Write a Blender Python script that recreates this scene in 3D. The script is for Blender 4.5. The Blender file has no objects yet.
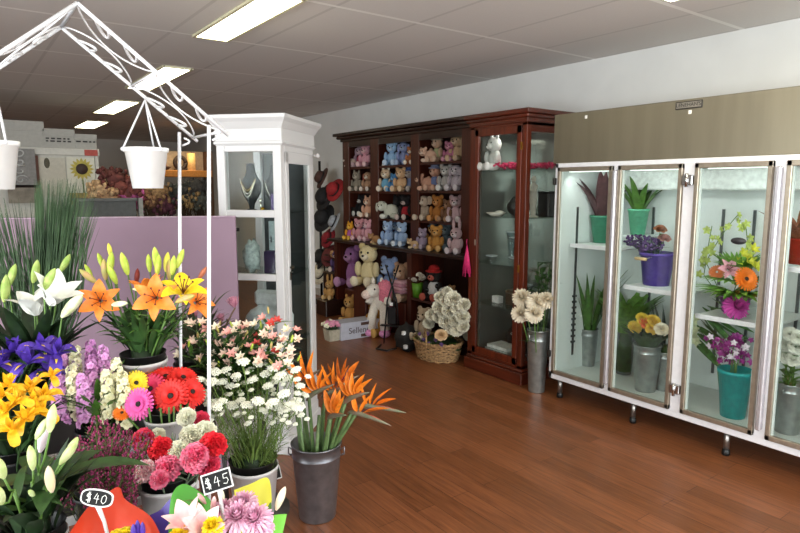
import bpy, math, random
from mathutils import Matrix, Vector, Quaternion, Euler, noise
rnd = random.Random(7)
PI = math.pi
def R_(a): return math.radians(a)
SC = bpy.context.scene
COL = SC.collection

# ------------------------------------------------------------------ camera
FPX, CXP, CYP, CAMH = 600.0, 400.0, 266.5, 1.6
PITCH = math.atan(79.5/600); YAW = R_(36.4)
CMF = Vector((math.sin(YAW)*math.cos(PITCH), math.cos(YAW)*math.cos(PITCH), -math.sin(PITCH)))
CMR = Vector((math.cos(YAW), -math.sin(YAW), 0))
CMU = CMR.cross(CMF)
CAM = Vector((0, 0, CAMH))
def ray(x, y): return CMF + CMR*((x-CXP)/FPX) - CMU*((y-CYP)/FPX)
def at(x, y, D): return CAM + ray(x, y)*D
def onz(x, y, z):
    d = ray(x, y); return CAM + d*((z-CAMH)/d.z)
def onx(x, y, X):
    d = ray(x, y); return CAM + d*(X/d.x)
def ony(x, y, Y):
    d = ray(x, y); return CAM + d*(Y/d.y)
def cdir(r, u, t): return (CMR*r + CMU*u - CMF*t).normalized()   # right, up, towards the viewer
cam = bpy.data.cameras.new('camera'); camo = bpy.data.objects.new('camera', cam); COL.objects.link(camo)
cam.sensor_width = 36; cam.lens = FPX/800*36; cam.clip_start = .02; cam.clip_end = 100
m = Matrix((CMR, CMU, -CMF)).transposed().to_4x4(); m.translation = CAM
camo.matrix_world = m
SC.camera = camo

# ------------------------------------------------------------------ materials
def lin(c):
    if isinstance(c, str): c = tuple(int(c[i:i+2], 16) for i in (0, 2, 4))
    r = []
    for v in c:
        v /= 255.0
        r.append(v/12.92 if v <= .04045 else ((v+.055)/1.055)**2.4)
    return (r[0], r[1], r[2], 1)
MATS = {}
def newmat(name):
    mt = bpy.data.materials.new(name); mt.use_nodes = True
    nt = mt.node_tree
    b = nt.nodes['Principled BSDF']
    return mt, nt, b
def link(nt, a, b): nt.links.new(a, b)
def M(c, rough=.6, metal=0, var=.12, scale=30, bump=0, c2=None, coat=0, stretch=None, emit=0, sub=0, trans=0):
    """procedural material: a base colour broken up by noise"""
    key = (c if isinstance(c, str) else tuple(c), rough, metal, var, scale, bump, c2, coat, stretch, emit, sub, trans)
    if key in MATS: return MATS[key]
    mt, nt, b = newmat('mat_%s' % (c,))
    N = nt.nodes
    tc = N.new('ShaderNodeTexCoord'); nz = N.new('ShaderNodeTexNoise')
    nz.inputs['Scale'].default_value = scale; nz.inputs['Detail'].default_value = 3
    if stretch:
        mp = N.new('ShaderNodeMapping'); mp.inputs['Scale'].default_value = stretch
        link(nt, tc.outputs['Object'], mp.inputs['Vector']); link(nt, mp.outputs['Vector'], nz.inputs['Vector'])
    else:
        link(nt, tc.outputs['Object'], nz.inputs['Vector'])
    l = lin(c)
    if c2: a, d = l, lin(c2)
    else:
        a = tuple(min(1, v*(1+var)) for v in l[:3]) + (1,)
        d = tuple(v*(1-var) for v in l[:3]) + (1,)
    cr = N.new('ShaderNodeValToRGB')
    cr.color_ramp.elements[0].position = .35; cr.color_ramp.elements[1].position = .65
    cr.color_ramp.elements[0].color = a; cr.color_ramp.elements[1].color = d
    link(nt, nz.outputs['Fac'], cr.inputs['Fac']); link(nt, cr.outputs['Color'], b.inputs['Base Color'])
    b.inputs['Roughness'].default_value = rough; b.inputs['Metallic'].default_value = metal
    if coat: b.inputs['Coat Weight'].default_value = coat; b.inputs['Coat Roughness'].default_value = .12
    if sub:
        b.inputs['Subsurface Weight'].default_value = sub; b.inputs['Subsurface Radius'].default_value = (.01, .008, .006)
        b.inputs['Subsurface Scale'].default_value = .5
    if emit:
        link(nt, cr.outputs['Color'], b.inputs['Emission Color']); b.inputs['Emission Strength'].default_value = emit
    if bump:
        bp = N.new('ShaderNodeBump'); bp.inputs['Strength'].default_value = bump; bp.inputs['Distance'].default_value = .01
        link(nt, nz.outputs['Fac'], bp.inputs['Height']); link(nt, bp.outputs['Normal'], b.inputs['Normal'])
    MATS[key] = mt
    return mt
def glass(name, tint=(.965, .985, .975), ior=1.45, refl=1.0, rough=.02):
    if name in MATS: return MATS[name]
    mt = bpy.data.materials.new(name); mt.use_nodes = True; nt = mt.node_tree; N = nt.nodes; N.clear()
    o = N.new('ShaderNodeOutputMaterial'); mx = N.new('ShaderNodeMixShader'); tr = N.new('ShaderNodeBsdfTransparent')
    gl = N.new('ShaderNodeBsdfGlossy'); fr = N.new('ShaderNodeFresnel'); ml = N.new('ShaderNodeMath')
    tr.inputs['Color'].default_value = (*tint, 1); gl.inputs['Roughness'].default_value = rough
    ge = N.new('ShaderNodeNewGeometry'); io = N.new('ShaderNodeMapRange'); io.inputs[3].default_value = ior; io.inputs[4].default_value = 1/ior
    link(nt, ge.outputs['Backfacing'], io.inputs[0]); link(nt, io.outputs[0], fr.inputs['IOR']); ml.operation = 'MULTIPLY'; ml.inputs[1].default_value = refl; ml.use_clamp = True
    link(nt, fr.outputs[0], ml.inputs[0]); link(nt, ml.outputs[0], mx.inputs[0])
    link(nt, tr.outputs[0], mx.inputs[1]); link(nt, gl.outputs[0], mx.inputs[2]); link(nt, mx.outputs[0], o.inputs[0])
    MATS[name] = mt
    return mt
GLASS = glass('pane_glass'); DULLGLASS = glass('tower_glass', (.9, .93, .92), 1.45, .3); SHELFGLASS = glass('shelf_glass', (.88, .93, .91), 1.5, .8)
def wood(c1, c2, axis='z', rough=.35, coat=.3, scale=1.0):
    key = ('wood', c1, c2, axis, rough, scale)
    if key in MATS: return MATS[key]
    mt, nt, b = newmat('wood_%s' % c1); N = nt.nodes
    tc = N.new('ShaderNodeTexCoord'); mp = N.new('ShaderNodeMapping'); nz = N.new('ShaderNodeTexNoise'); cr = N.new('ShaderNodeValToRGB')
    s = {'x': (1.2, 22, 22), 'y': (22, 1.2, 22), 'z': (22, 22, 1.2)}[axis]
    mp.inputs['Scale'].default_value = tuple(v*scale for v in s)
    nz.inputs['Scale'].default_value = 2.0; nz.inputs['Detail'].default_value = 6; nz.inputs['Distortion'].default_value = .6
    cr.color_ramp.elements[0].position = .3; cr.color_ramp.elements[1].position = .7
    cr.color_ramp.elements[0].color = lin(c1); cr.color_ramp.elements[1].color = lin(c2)
    link(nt, tc.outputs['Object'], mp.inputs['Vector']); link(nt, mp.outputs['Vector'], nz.inputs['Vector'])
    link(nt, nz.outputs['Fac'], cr.inputs['Fac']); link(nt, cr.outputs['Color'], b.inputs['Base Color'])
    b.inputs['Roughness'].default_value = rough; b.inputs['Coat Weight'].default_value = coat; b.inputs['Coat Roughness'].default_value = .15
    MATS[key] = mt
    return mt

# ------------------------------------------------------------------ mesh builder
def rotz_to(d, spin=0):
    d = Vector(d).normalized()
    return d.to_track_quat('Z', 'Y') @ Quaternion((0, 0, 1), spin)
def frame(loc, d, spin=0, s=1):
    return Matrix.Translation(Vector(loc)) @ rotz_to(d, spin).to_matrix().to_4x4() @ Matrix.Scale(s, 4)
class G:
    def __init__(s): s.v = []; s.f = []; s.sm = []; s.M = Matrix.Identity(4)
    def add(s, vs, fs, smooth=True):
        o = len(s.v); s.v += [s.M @ Vector(p) for p in vs]
        s.f += [tuple(i+o for i in f) for f in fs]; s.sm += [smooth]*len(fs); return s
    def box(s, c, d, rot=None, bev=0):
        x, y, z = (v/2 for v in d)
        if bev:
            bev = min(bev, x*.9, y*.9, z*.9); vs = []
            for sx in (-1, 1):
                for sy in (-1, 1):
                    for sz in (-1, 1):
                        vs += [(sx*x, sy*(y-bev), sz*(z-bev)), (sx*(x-bev), sy*y, sz*(z-bev)), (sx*(x-bev), sy*(y-bev), sz*z)]
            def I(a, b, c_, k): return ((a*2+b)*2+c_)*3+k
            fs = [(I(0,0,0,0),I(0,0,1,0),I(0,1,1,0),I(0,1,0,0)),(I(1,0,0,0),I(1,1,0,0),I(1,1,1,0),I(1,0,1,0)),
                  (I(0,0,0,1),I(1,0,0,1),I(1,0,1,1),I(0,0,1,1)),(I(0,1,0,1),I(0,1,1,1),I(1,1,1,1),I(1,1,0,1)),
                  (I(0,0,0,2),I(0,1,0,2),I(1,1,0,2),I(1,0,0,2)),(I(0,0,1,2),I(1,0,1,2),I(1,1,1,2),I(0,1,1,2))]
            for a in (0, 1):
                for b in (0, 1):
                    fs += [(I(a,b,0,0),I(a,b,1,0),I(a,b,1,1),I(a,b,0,1)), (I(a,0,b,0),I(a,1,b,0),I(a,1,b,2),I(a,0,b,2)), (I(0,a,b,1),I(1,a,b,1),I(1,a,b,2),I(0,a,b,2))]
                    for c_ in (0, 1): fs.append((I(a,b,c_,0),I(a,b,c_,1),I(a,b,c_,2)))
        else:
            vs = [(a*x, b*y, e*z) for a in (-1, 1) for b in (-1, 1) for e in (-1, 1)]
            fs = [(0,1,3,2),(4,6,7,5),(0,4,5,1),(2,3,7,6),(0,2,6,4),(1,5,7,3)]
        mm = Matrix.Translation(Vector(c)) @ (rot if rot else Matrix.Identity(4))
        return s.add([mm @ Vector(p) for p in vs], fs, False)
    def span(s, a, b, bev=0):
        return s.box([(a[i]+b[i])/2 for i in range(3)], [abs(b[i]-a[i]) for i in range(3)], None, bev)
    def tube(s, pts, r, n=8, caps=True, smooth=True):
        pts = [Vector(p) for p in pts]; k = len(pts); rs = r if isinstance(r, (list, tuple)) else [r]*k
        vs = []; fs = []; pr = None
        for i, p in enumerate(pts):
            t = (pts[min(i+1, k-1)]-pts[max(i-1, 0)])
            t = t.normalized() if t.length > 1e-9 else Vector((0, 0, 1))
            if pr is None: a = t.orthogonal().normalized()
            else:
                a = pr - t*pr.dot(t); a = a.normalized() if a.length > 1e-6 else t.orthogonal().normalized()
            pr = a; b = t.cross(a)
            for j in range(n):
                q = 2*PI*j/n; vs.append(p+(a*math.cos(q)+b*math.sin(q))*rs[i])
        for i in range(k-1):
            for j in range(n):
                fs.append((i*n+j, i*n+(j+1) % n, (i+1)*n+(j+1) % n, (i+1)*n+j))
        if caps: fs.append(tuple(range(n-1, -1, -1))); fs.append(tuple((k-1)*n+j for j in range(n)))
        return s.add(vs, fs, smooth)
    def lathe(s, prof, n=24, c=(0, 0, 0), closed=False):
        vs = []; fs = []; k = len(prof)
        for r, z in prof:
            for j in range(n):
                q = 2*PI*j/n; vs.append((c[0]+r*math.cos(q), c[1]+r*math.sin(q), c[2]+z))
        for i in range(k-1):
            for j in range(n):
                fs.append((i*n+j, i*n+(j+1) % n, (i+1)*n+(j+1) % n, (i+1)*n+j))
        if prof[0][0] > 1e-6: fs.append(tuple(range(n-1, -1, -1)))
        if prof[-1][0] > 1e-6: fs.append(tuple((k-1)*n+j for j in range(n)))
        return s.add(vs, fs)
    def ball(s, c, r, n=12, k=8, lump=0):
        if not isinstance(r, (tuple, list)): r = (r, r, r)
        vs = []; fs = []
        for i in range(k+1):
            t = PI*i/k
            for j in range(n):
                q = 2*PI*j/n; d = Vector((math.sin(t)*math.cos(q), math.sin(t)*math.sin(q), math.cos(t)))
                w = 1+(lump*noise.noise(d*3.1+Vector(c)*9) if lump else 0)
                vs.append((c[0]+d.x*r[0]*w, c[1]+d.y*r[1]*w, c[2]+d.z*r[2]*w))
        for i in range(k):
            for j in range(n):
                fs.append((i*n+j, (i+1)*n+j, (i+1)*n+(j+1) % n, i*n+(j+1) % n))
        return s.add(vs, fs)
    def petal(s, L, W, az=0, e0=60, e1=0, w=None, cup=.15, r0=0, z0=0, n=5, m=1, wav=0, ph=0, twist=0):
        """strip petal leaving the axis at azimuth az; e0 -> e1 degrees above the horizontal"""
        w = w or (lambda t: math.sin(PI*min(1, .12+.88*t)**.8)**.8 if t < 1 else 0)
        vs = []; fs = []; x = r0; z = z0
        ca, sa = math.cos(az), math.sin(az)
        for i in range(n+1):
            t = i/n; e = R_(e0+(e1-e0)*t)
            if i: x += math.cos(e)*L/n; z += math.sin(e)*L/n
            hw = max(.02*W, w(t)*W/2)
            for j in range(-m, m+1):
                q = j/m; yy = q*hw; dz = cup*hw*q*q + wav*math.sin(ph+t*9+j*2.1)*W*t
                px_, pz_ = x-math.sin(e)*dz, z+math.cos(e)*dz + twist*q*hw
                vs.append((px_*ca-yy*sa, px_*sa+yy*ca, pz_))
        c = 2*m+1
        for i in range(n):
            for j in range(c-1): fs.append((i*c+j, i*c+j+1, (i+1)*c+j+1, (i+1)*c+j))
        return s.add(vs, fs)
    def mesh(s, name, mat):
        me = bpy.data.meshes.new(name); me.from_pydata([tuple(p) for p in s.v], [], s.f)
        me.polygons.foreach_set('use_smooth', s.sm); me.materials.append(mat); me.update(); return me

# ------------------------------------------------------------------ objects
def T(name, label, cat, loc=(0, 0, 0), group=None, rz=0):
    o = bpy.data.objects.new(name, None); o.empty_display_size = .05; COL.objects.link(o)
    o.location = loc; o.rotation_euler = (0, 0, rz); o['label'] = label; o['category'] = cat
    if group: o['group'] = group
    return o
def P(name, g, mat, parent=None, label=None, loc=None, q=None, s=None, kind=None):
    me = g.mesh(name, mat) if isinstance(g, G) else g
    o = bpy.data.objects.new(name, me); COL.objects.link(o)
    if parent is not None: o.parent = parent
    if loc is not None: o.location = loc
    if q is not None: o.rotation_mode = 'QUATERNION'; o.rotation_quaternion = q
    if s is not None: o.scale = (s, s, s) if not isinstance(s, (tuple, list, Vector)) else s
    if label: o['label'] = label
    if kind: o['kind'] = kind
    return o
def PC(name, me, parent, label=None, loc=None, q=None, s=None): return P(name, me, None, parent, label, loc, q, s)
def TM(name, g, mat, label, cat, loc=(0, 0, 0), group=None, rz=0, kind=None):
    o = P(name, g, mat, None, label, loc, kind=kind); o.rotation_euler = (0, 0, rz); o['category'] = cat
    if group: o['group'] = group
    return o
def S(name, g, mat):
    o = P(name, g, mat); o['kind'] = 'structure'; return o
CACHE = {}
def cached(key, fn, mat):
    k = (key, mat.name)
    if k not in CACHE:
        g = G(); st = rnd.getstate(); fn(g); CACHE[k] = g.mesh(str(key[0] if isinstance(key, tuple) else key), mat)
    return CACHE[k]
def textmesh(txt, size, mat, name='lettering', ext=.0006):
    cu = bpy.data.curves.new(name, 'FONT'); cu.body = txt; cu.size = size; cu.align_x = 'CENTER'; cu.align_y = 'CENTER'; cu.extrude = ext
    ob = bpy.data.objects.new(name, cu); COL.objects.link(ob)
    dg = bpy.context.evaluated_depsgraph_get(); me = bpy.data.meshes.new_from_object(ob.evaluated_get(dg))
    bpy.data.objects.remove(ob); me.materials.clear(); me.materials.append(mat); return me
# ------------------------------------------------------------------ the room
XL, XR, YF, YB, HC = -3.2, 4.27, -1.7, 14.5, 2.63
def floor_mat():
    mt, nt, b = newmat('floor_planks'); N = nt.nodes
    tc = N.new('ShaderNodeTexCoord'); mp = N.new('ShaderNodeMapping'); mp.inputs['Rotation'].default_value = (0, 0, PI/2)
    br = N.new('ShaderNodeTexBrick'); br.offset = .37; br.inputs['Scale'].default_value = 1
    br.inputs['Brick Width'].default_value = 1.1; br.inputs['Row Height'].default_value = .115; br.inputs['Mortar Size'].default_value = .0012
    br.inputs['Color1'].default_value = lin('8e5736'); br.inputs['Color2'].default_value = lin('784829'); br.inputs['Mortar'].default_value = lin('3a2013')
    link(nt, tc.outputs['Object'], mp.inputs['Vector']); link(nt, mp.outputs['Vector'], br.inputs['Vector'])
    mp2 = N.new('ShaderNodeMapping'); mp2.inputs['Scale'].default_value = (26, 1.6, 1)
    nz = N.new('ShaderNodeTexNoise'); nz.inputs['Scale'].default_value = 2.2; nz.inputs['Detail'].default_value = 7; nz.inputs['Distortion'].default_value = .8
    link(nt, tc.outputs['Object'], mp2.inputs['Vector']); link(nt, mp2.outputs['Vector'], nz.inputs['Vector'])
    cr = N.new('ShaderNodeValToRGB'); cr.color_ramp.elements[0].position = .3; cr.color_ramp.elements[1].position = .72
    cr.color_ramp.elements[0].color = (.62, .58, .55, 1); cr.color_ramp.elements[1].color = (1.12, 1.08, 1.05, 1)
    link(nt, nz.outputs['Fac'], cr.inputs['Fac'])
    mx = N.new('ShaderNodeMix'); mx.data_type = 'RGBA'; mx.blend_type = 'MULTIPLY'; mx.inputs[0].default_value = 1
    link(nt, br.outputs['Color'], mx.inputs[6]); link(nt, cr.outputs['Color'], mx.inputs[7]); link(nt, mx.outputs[2], b.inputs['Base Color'])
    b.inputs['Roughness'].default_value = .34; b.inputs['Specular IOR Level'].default_value = .45
    return mt
def ceil_mat():
    mt, nt, b = newmat('ceiling_tiles'); N = nt.nodes
    tc = N.new('ShaderNodeTexCoord'); sp = N.new('ShaderNodeSeparateXYZ'); link(nt, tc.outputs['Object'], sp.inputs[0])
    outs = []
    for ax, off, per, wd in ((0, .05, .6, .012), (1, .83, 1.15, .016)):
        a = N.new('ShaderNodeMath'); a.operation = 'SUBTRACT'; a.inputs[1].default_value = off; link(nt, sp.outputs[ax], a.inputs[0])
        d = N.new('ShaderNodeMath'); d.operation = 'PINGPONG'; d.inputs[1].default_value = per/2; link(nt, a.outputs[0], d.inputs[0])
        l = N.new('ShaderNodeMath'); l.operation = 'LESS_THAN'; l.inputs[1].default_value = wd; link(nt, d.outputs[0], l.inputs[0]); outs.append(l)
    nz = N.new('ShaderNodeTexNoise'); nz.inputs['Scale'].default_value = 90; link(nt, tc.outputs['Object'], nz.inputs['Vector'])
    base = N.new('ShaderNodeMix'); base.data_type = 'RGBA'; base.inputs[6].default_value = lin('d0cac6'); base.inputs[7].default_value = lin('d8d2ce'); link(nt, nz.outputs['Fac'], base.inputs[0])
    m1 = N.new('ShaderNodeMix'); m1.data_type = 'RGBA'; m1.inputs[7].default_value = lin('c4beba'); link(nt, outs[0].outputs[0], m1.inputs[0]); link(nt, base.outputs[2], m1.inputs[6])
    m2 = N.new('ShaderNodeMix'); m2.data_type = 'RGBA'; m2.inputs[7].default_value = lin('ece8e4'); link(nt, outs[1].outputs[0], m2.inputs[0]); link(nt, m1.outputs[2], m2.inputs[6])
    link(nt, m2.outputs[2], b.inputs['Base Color']); b.inputs['Roughness'].default_value = .8
    return mt
WALLM = M('dcdbd9', .75, var=.03, scale=3)
GREYWALL = M('d6d0c9', .8, var=.03, scale=3)
S('floor', G().span((XL-.2, YF-.2, -.1), (XR+.2, YB+.2, 0)), floor_mat())
S('ceiling', G().span((XL-.2, YF-.2, HC), (XR+.2, YB+.2, HC+.1)), ceil_mat())
S('wall_right', G().span((XR, YF, 0), (XR+.15, YB, HC)), WALLM)
g = G().span((XL-.15, YF, 0), (XL, YB, .25)).span((XL-.15, YF, 2.45), (XL, YB, HC)).span((XL-.15, YF, .25), (XL, -1.2, 2.45)).span((XL-.15, 3.2, .25), (XL, YB, 2.45))
S('wall_left', g, GREYWALL)
g = G()
for y in (-1.2, 1.0, 3.2): g.span((XL-.1, y-.03, .25), (XL-.04, y+.03, 2.45))
for z in (.28, 2.42): g.span((XL-.1, -1.2, z-.03), (XL-.04, 3.2, z+.03))
w = S('window_3', g, M('d8d8d8', .4)); P('window_pane', G().span((XL-.075, -1.17, .31), (XL-.069, 3.17, 2.39)), GLASS, w)
S('wall_back', G().span((XL, YB, 0), (XR, YB+.15, HC)), GREYWALL)
# front wall with the shop windows the daylight comes through
g = G().span((XL, YF-.15, 0), (XR, YF, .25)).span((XL, YF-.15, 2.45), (XR, YF, HC))
for a, b_ in ((XL, -3.0), (.45, .6), (4.0, XR)): g.span((a, YF-.15, .25), (b_, YF, 2.45))
S('wall_front', g, WALLM)
for k, (a, b_) in enumerate(((-3.0, .45), (.6, 4.0))):
    g = G()
    for x in (a, (a+b_)/2, b_): g.span((x-.03, YF-.1, .25), (x+.03, YF-.04, 2.45))
    for z in (.28, 2.42): g.span((a, YF-.1, z-.03), (b_, YF-.04, z+.03))
    w = S('window_%d' % (k+1), g, M('d8d8d8', .4))
    P('window_pane', G().span((a+.03, YF-.075, .31), (b_-.03, YF-.069, 2.39)), GLASS, w)
S('baseboard_right', G().span((XR-.015, YF, 0), (XR, YB, .1)), M('bdb7b0', .5))

# ceiling lights: recessed fluorescent troffers
DIFF = None
def diff_mat():
    mt, nt, b = newmat('fluorescent_diffuser')
    b.inputs['Base Color'].default_value = (.9, .9, .85, 1); b.inputs['Emission Color'].default_value = (1, .95, .70, 1); b.inputs['Emission Strength'].default_value = 8.5
    N = nt.nodes; tc = N.new('ShaderNodeTexCoord'); ck = N.new('ShaderNodeTexChecker'); ck.inputs['Scale'].default_value = 60
    bp = N.new('ShaderNodeBump'); bp.inputs['Strength'].default_value = .1
    link(nt, tc.outputs['Object'], ck.inputs['Vector']); link(nt, ck.outputs['Fac'], bp.inputs['Height']); link(nt, bp.outputs['Normal'], b.inputs['Normal'])
    return mt
DIFF = diff_mat()
ltxt = ['glowing fluorescent ceiling panel nearest the viewer, cut by the top of the photo', 'glowing fluorescent ceiling panel seen behind the white lattice arch',
        'third glowing ceiling panel back, above and left of the hanging white bucket', 'farthest and smallest glowing ceiling panel, above the sunflower poster']
for k, (y0, y1, x0, x1) in enumerate(((3.1, 4.27, 1.40, 1.635), (5.46, 6.85, 1.52, 1.76), (7.9, 9.35, 1.62, 1.9), (10.55, 11.85, 1.74, 2.06))):
    t = T('ceiling_light', ltxt[k], 'ceiling light', ((x0+x1)/2, (y0+y1)/2, HC), 'fluorescent ceiling panels')
    hx, hy = (x1-x0)/2, (y1-y0)/2
    P('diffuser', G().span((-hx, -hy, -.012), (hx, hy, -.002)), DIFF, t)
    f = G()
    for sx in (-1, 1): f.span((sx*hx-.01, -hy-.01, -.016), (sx*hx+.01, hy+.01, -.001)).span((-hx, sx*hy-.01, -.016), (hx, sx*hy+.01, -.001))
    P('light_frame', f, M('d6d0b0', .5), t)

for x0, y0 in ((1.36, .72), (3.0, .72), (-.9, .72)):      # unseen extra panels, added to brighten the right wall and fridge front
    t = T('ceiling_light', 'added fluorescent ceiling panel above the viewer, out of view', 'ceiling light', (x0+.14, y0+.6, HC), 'added ceiling panels out of view')
    P('diffuser', G().span((-.14, -.6, -.012), (.14, .6, -.002)), DIFF, t)
# daylight: overcast sky outside the shop windows
W = bpy.data.worlds.new('world'); SC.world = W; W.use_nodes = True
W.node_tree.nodes['Background'].inputs[0].default_value = (.86, .93, 1, 1); W.node_tree.nodes['Background'].inputs[1].default_value = 1.5
def area(name, loc, rot, sx, sy, e, col=(1, 1, 1), spread=PI):
    l = bpy.data.lights.new(name, 'AREA'); l.shape = 'RECTANGLE'; l.size = sx; l.size_y = sy; l.energy = e; l.color = col; l.spread = spread
    o = bpy.data.objects.new(name, l); COL.objects.link(o); o.location = loc; o.rotation_euler = rot; return o
area('daylight', (-1.3, YF-.35, 1.45), (R_(90), 0, 0), 3.3, 2.2, 45, (.96, .98, 1))
area('daylight', (2.3, YF-.35, 1.45), (R_(90), 0, 0), 3.3, 2.2, 160, (.96, .98, 1))
area('daylight', (XL-.35, 1.0, 1.45), (R_(90), 0, R_(-90)), 4.2, 2.2, 285, (.96, .98, 1))
vs = SC.view_settings; SC.display_settings.display_device = 'sRGB'
vs.view_transform = 'Standard'; vs.look = 'None'; vs.exposure = .1; vs.gamma = 1; vs.use_curve_mapping = False
SC.cycles.max_bounces = 8; SC.cycles.transparent_max_bounces = 24; SC.cycles.sample_clamp_indirect = 6
SC.cycles.use_denoising = True
# ------------------------------------------------------------------ display fridge
WHITE = M('e4e2e6', .35, var=.03); WHITEP = M('cbc8c8', .4, var=.01, scale=4); STEEL = M('938b78', .38, .85, var=.06, scale=2, stretch=(1, 6, .6))
BRZ = M('a89c8c', .33, .75, var=.08); CHROME = M('c4c4c4', .18, 1, var=.05); MINT = M('e0e7e5', .5, var=.02); BLACK = M('141414', .4, var=.1)
ALU = M('c9c6cc', .25, .6, var=.03); FEETM = M('a8a4a0', .3, .9)
FX, FY0, FY1, FZ0, FZ1 = 3.567, .72, 2.905, .155, 1.77
fr = T('display_fridge', 'long white florist display fridge with four glass doors and steel header along the right wall', 'fridge', (FX, FY1, 0))
def L(p): return (p[0]-FX, p[1]-FY1, p[2])
def spanL(g, a, b, bev=0): return g.span(L(a), L(b), bev)
g = G()
XB = 4.25
spanL(g, (FX, FY0, FZ0), (XB, FY1, FZ0+.03))                       # floor
spanL(g, (FX+.02, FY0, FZ1-.04), (XB, FY1, FZ1))                      # roof
spanL(g, (XB-.04, FY0, FZ0), (XB, FY1, FZ1)); spanL(g, (FX+.02, FY1-.03, FZ0), (XB, FY1, FZ1)); spanL(g, (FX+.02, FY0, FZ0), (XB, FY0+.03, FZ1))
P('cabinet_shell', g, MINT, fr)
g = G()
spanL(g, (FX-.012, FY0, FZ0), (FX+.03, FY1, FZ0+.055), .004); spanL(g, (FX-.012, FY0, FZ1-.035), (FX+.03, FY1, FZ1), .004)
spanL(g, (FX-.012, FY1-.03, FZ0), (FX+.03, FY1, FZ1), .004)
DO = [(2.418, 2.872), (1.935, 2.375), (1.433, 1.860), (.93, 1.368)]
for a, b_ in ((1.86, 1.935), (1.368, 1.433), (2.375, 2.418), (FY0, .93)): spanL(g, (FX-.014, a, FZ0+.03), (FX+.03, b_, FZ1-.02), .006)
P('front_frame', g, WHITE, fr)
g = G(); spanL(g, (FX-.004, FY0, FZ1), (FX+.5, FY1+.03, 2.12), .004); P('header_panel', g, STEEL, fr, 'brushed steel header panel')
for a, b_ in DO:
    d = P('door', (lambda q: (spanL(q, (FX-.03, a, FZ0+.045), (FX-.004, a+.026, FZ1-.03), .003), spanL(q, (FX-.03, b_-.026, FZ0+.045), (FX-.004, b_, FZ1-.03), .003),
        spanL(q, (FX-.03, a, FZ0+.045), (FX-.004, b_, FZ0+.075), .003), spanL(q, (FX-.03, a, FZ1-.06), (FX-.004, b_, FZ1-.03), .003), q)[-1])(G()), BRZ, fr)
    P('door_glass', spanL(G(), (FX-.02, a+.02, FZ0+.07), (FX-.014, b_-.02, FZ1-.055)), GLASS, d)
    P('door_gasket', (lambda q: (spanL(q, (FX-.012, a+.022, FZ0+.07), (FX+.004, a+.034, FZ1-.055)), spanL(q, (FX-.012, b_-.034, FZ0+.07), (FX+.004, b_-.022, FZ1-.055)), q)[-1])(G()), MINT, d)
# bright pulls between the paired doors
for y in (2.39, 1.4):
    P('door_pull', spanL(G(), (FX-.05, y-.014, FZ0+.09), (FX-.014, y+.014, FZ1-.06), .006), ALU, fr)
for z in (.345, 1.64):
    h = G(); spanL(h, (FX-.042, 1.865, z-.03), (FX-.012, 1.93, z+.03), .005)
    h.tube([L((FX-.045, 1.897, z-.04)), L((FX-.045, 1.897, z+.04))], .01)
    P('hinge', h, CHROME, fr)
for z in (.345, 1.64):
    h = G(); spanL(h, (FX-.034, FY1-.016, z-.025), (FX-.008, FY1+.006, z+.025), .004); P('hinge', h, M('2a2622', .4, .6), fr)
for y in (2.84, 2.22, 1.60, .98):
    l = G(); c = L((FX+.05, y, 0)); l.tube([(c[0], c[1], .03), (c[0], c[1], FZ0)], .017, 12); lg = P('leg', l, FEETM, fr)
    P('foot', G().lathe([(.02, 0), (.024, .01), (.022, .035), (.017, .04)], 14, (c[0], c[1], 0)), BLACK, lg)
    c2 = L((XB-.08, y, 0)); P('leg', G().tube([(c2[0], c2[1], 0), (c2[0], c2[1], FZ0)], .017, 12), FEETM, fr)
SHELVES = [(2.44, 2.86, 1.175, 3.70), (1.95, 2.37, .93, 3.66), (1.44, 1.86, .815, 3.66), (.94, 1.37, 1.16, 3.66)]
for a, b_, z, x0 in SHELVES:
    sh = G(); spanL(sh, (x0, a, z-.018), (XB-.05, b_, z), .004); s_ = P('shelf', sh, M('e8eeea', .4, var=.02), fr)
    P('shelf_lip', spanL(G(), (x0-.006, a, z-.024), (x0+.006, b_, z+.006), .002), WHITE, s_)
for y in (2.80, 2.86-.36, 1.99, 2.30, 1.50, 1.79, .99, 1.3):
    tr = G(); spanL(tr, (XB-.052, y-.008, .3), (XB-.04, y+.008, 1.45)); P('shelf_track', tr, M('5a5f60', .4, .5), fr)
tr = G(); spanL(tr, (3.78, FY1-.036, .3), (3.80, FY1-.03, 1.45))
for k in range(9): spanL(tr, (3.765, FY1-.045, .40+k*.045), (3.805, FY1-.03, .415+k*.045))
P('shelf_track', tr, M('4a4f50', .4, .5), fr)
ev = G(); spanL(ev, (4.0, FY0+.05, 1.58), (XB-.05, FY1-.05, 1.72), .01); P('evaporator_housing', ev, M('dfe6e2', .5), fr)
ltm = M('f4fff8', .4, var=.0, emit=1.5)
for a, b_ in DO:
    tb = G(); tb.tube([L((3.64, a+.03, 1.716)), L((3.64, b_-.03, 1.716))], .010, 10); P('strip_light', tb, ltm, fr)
    area('fridge_light', (3.66, (a+b_)/2, 1.68), (0, R_(-28), 0), .05, .38, .7, (.96, 1, .97))
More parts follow.
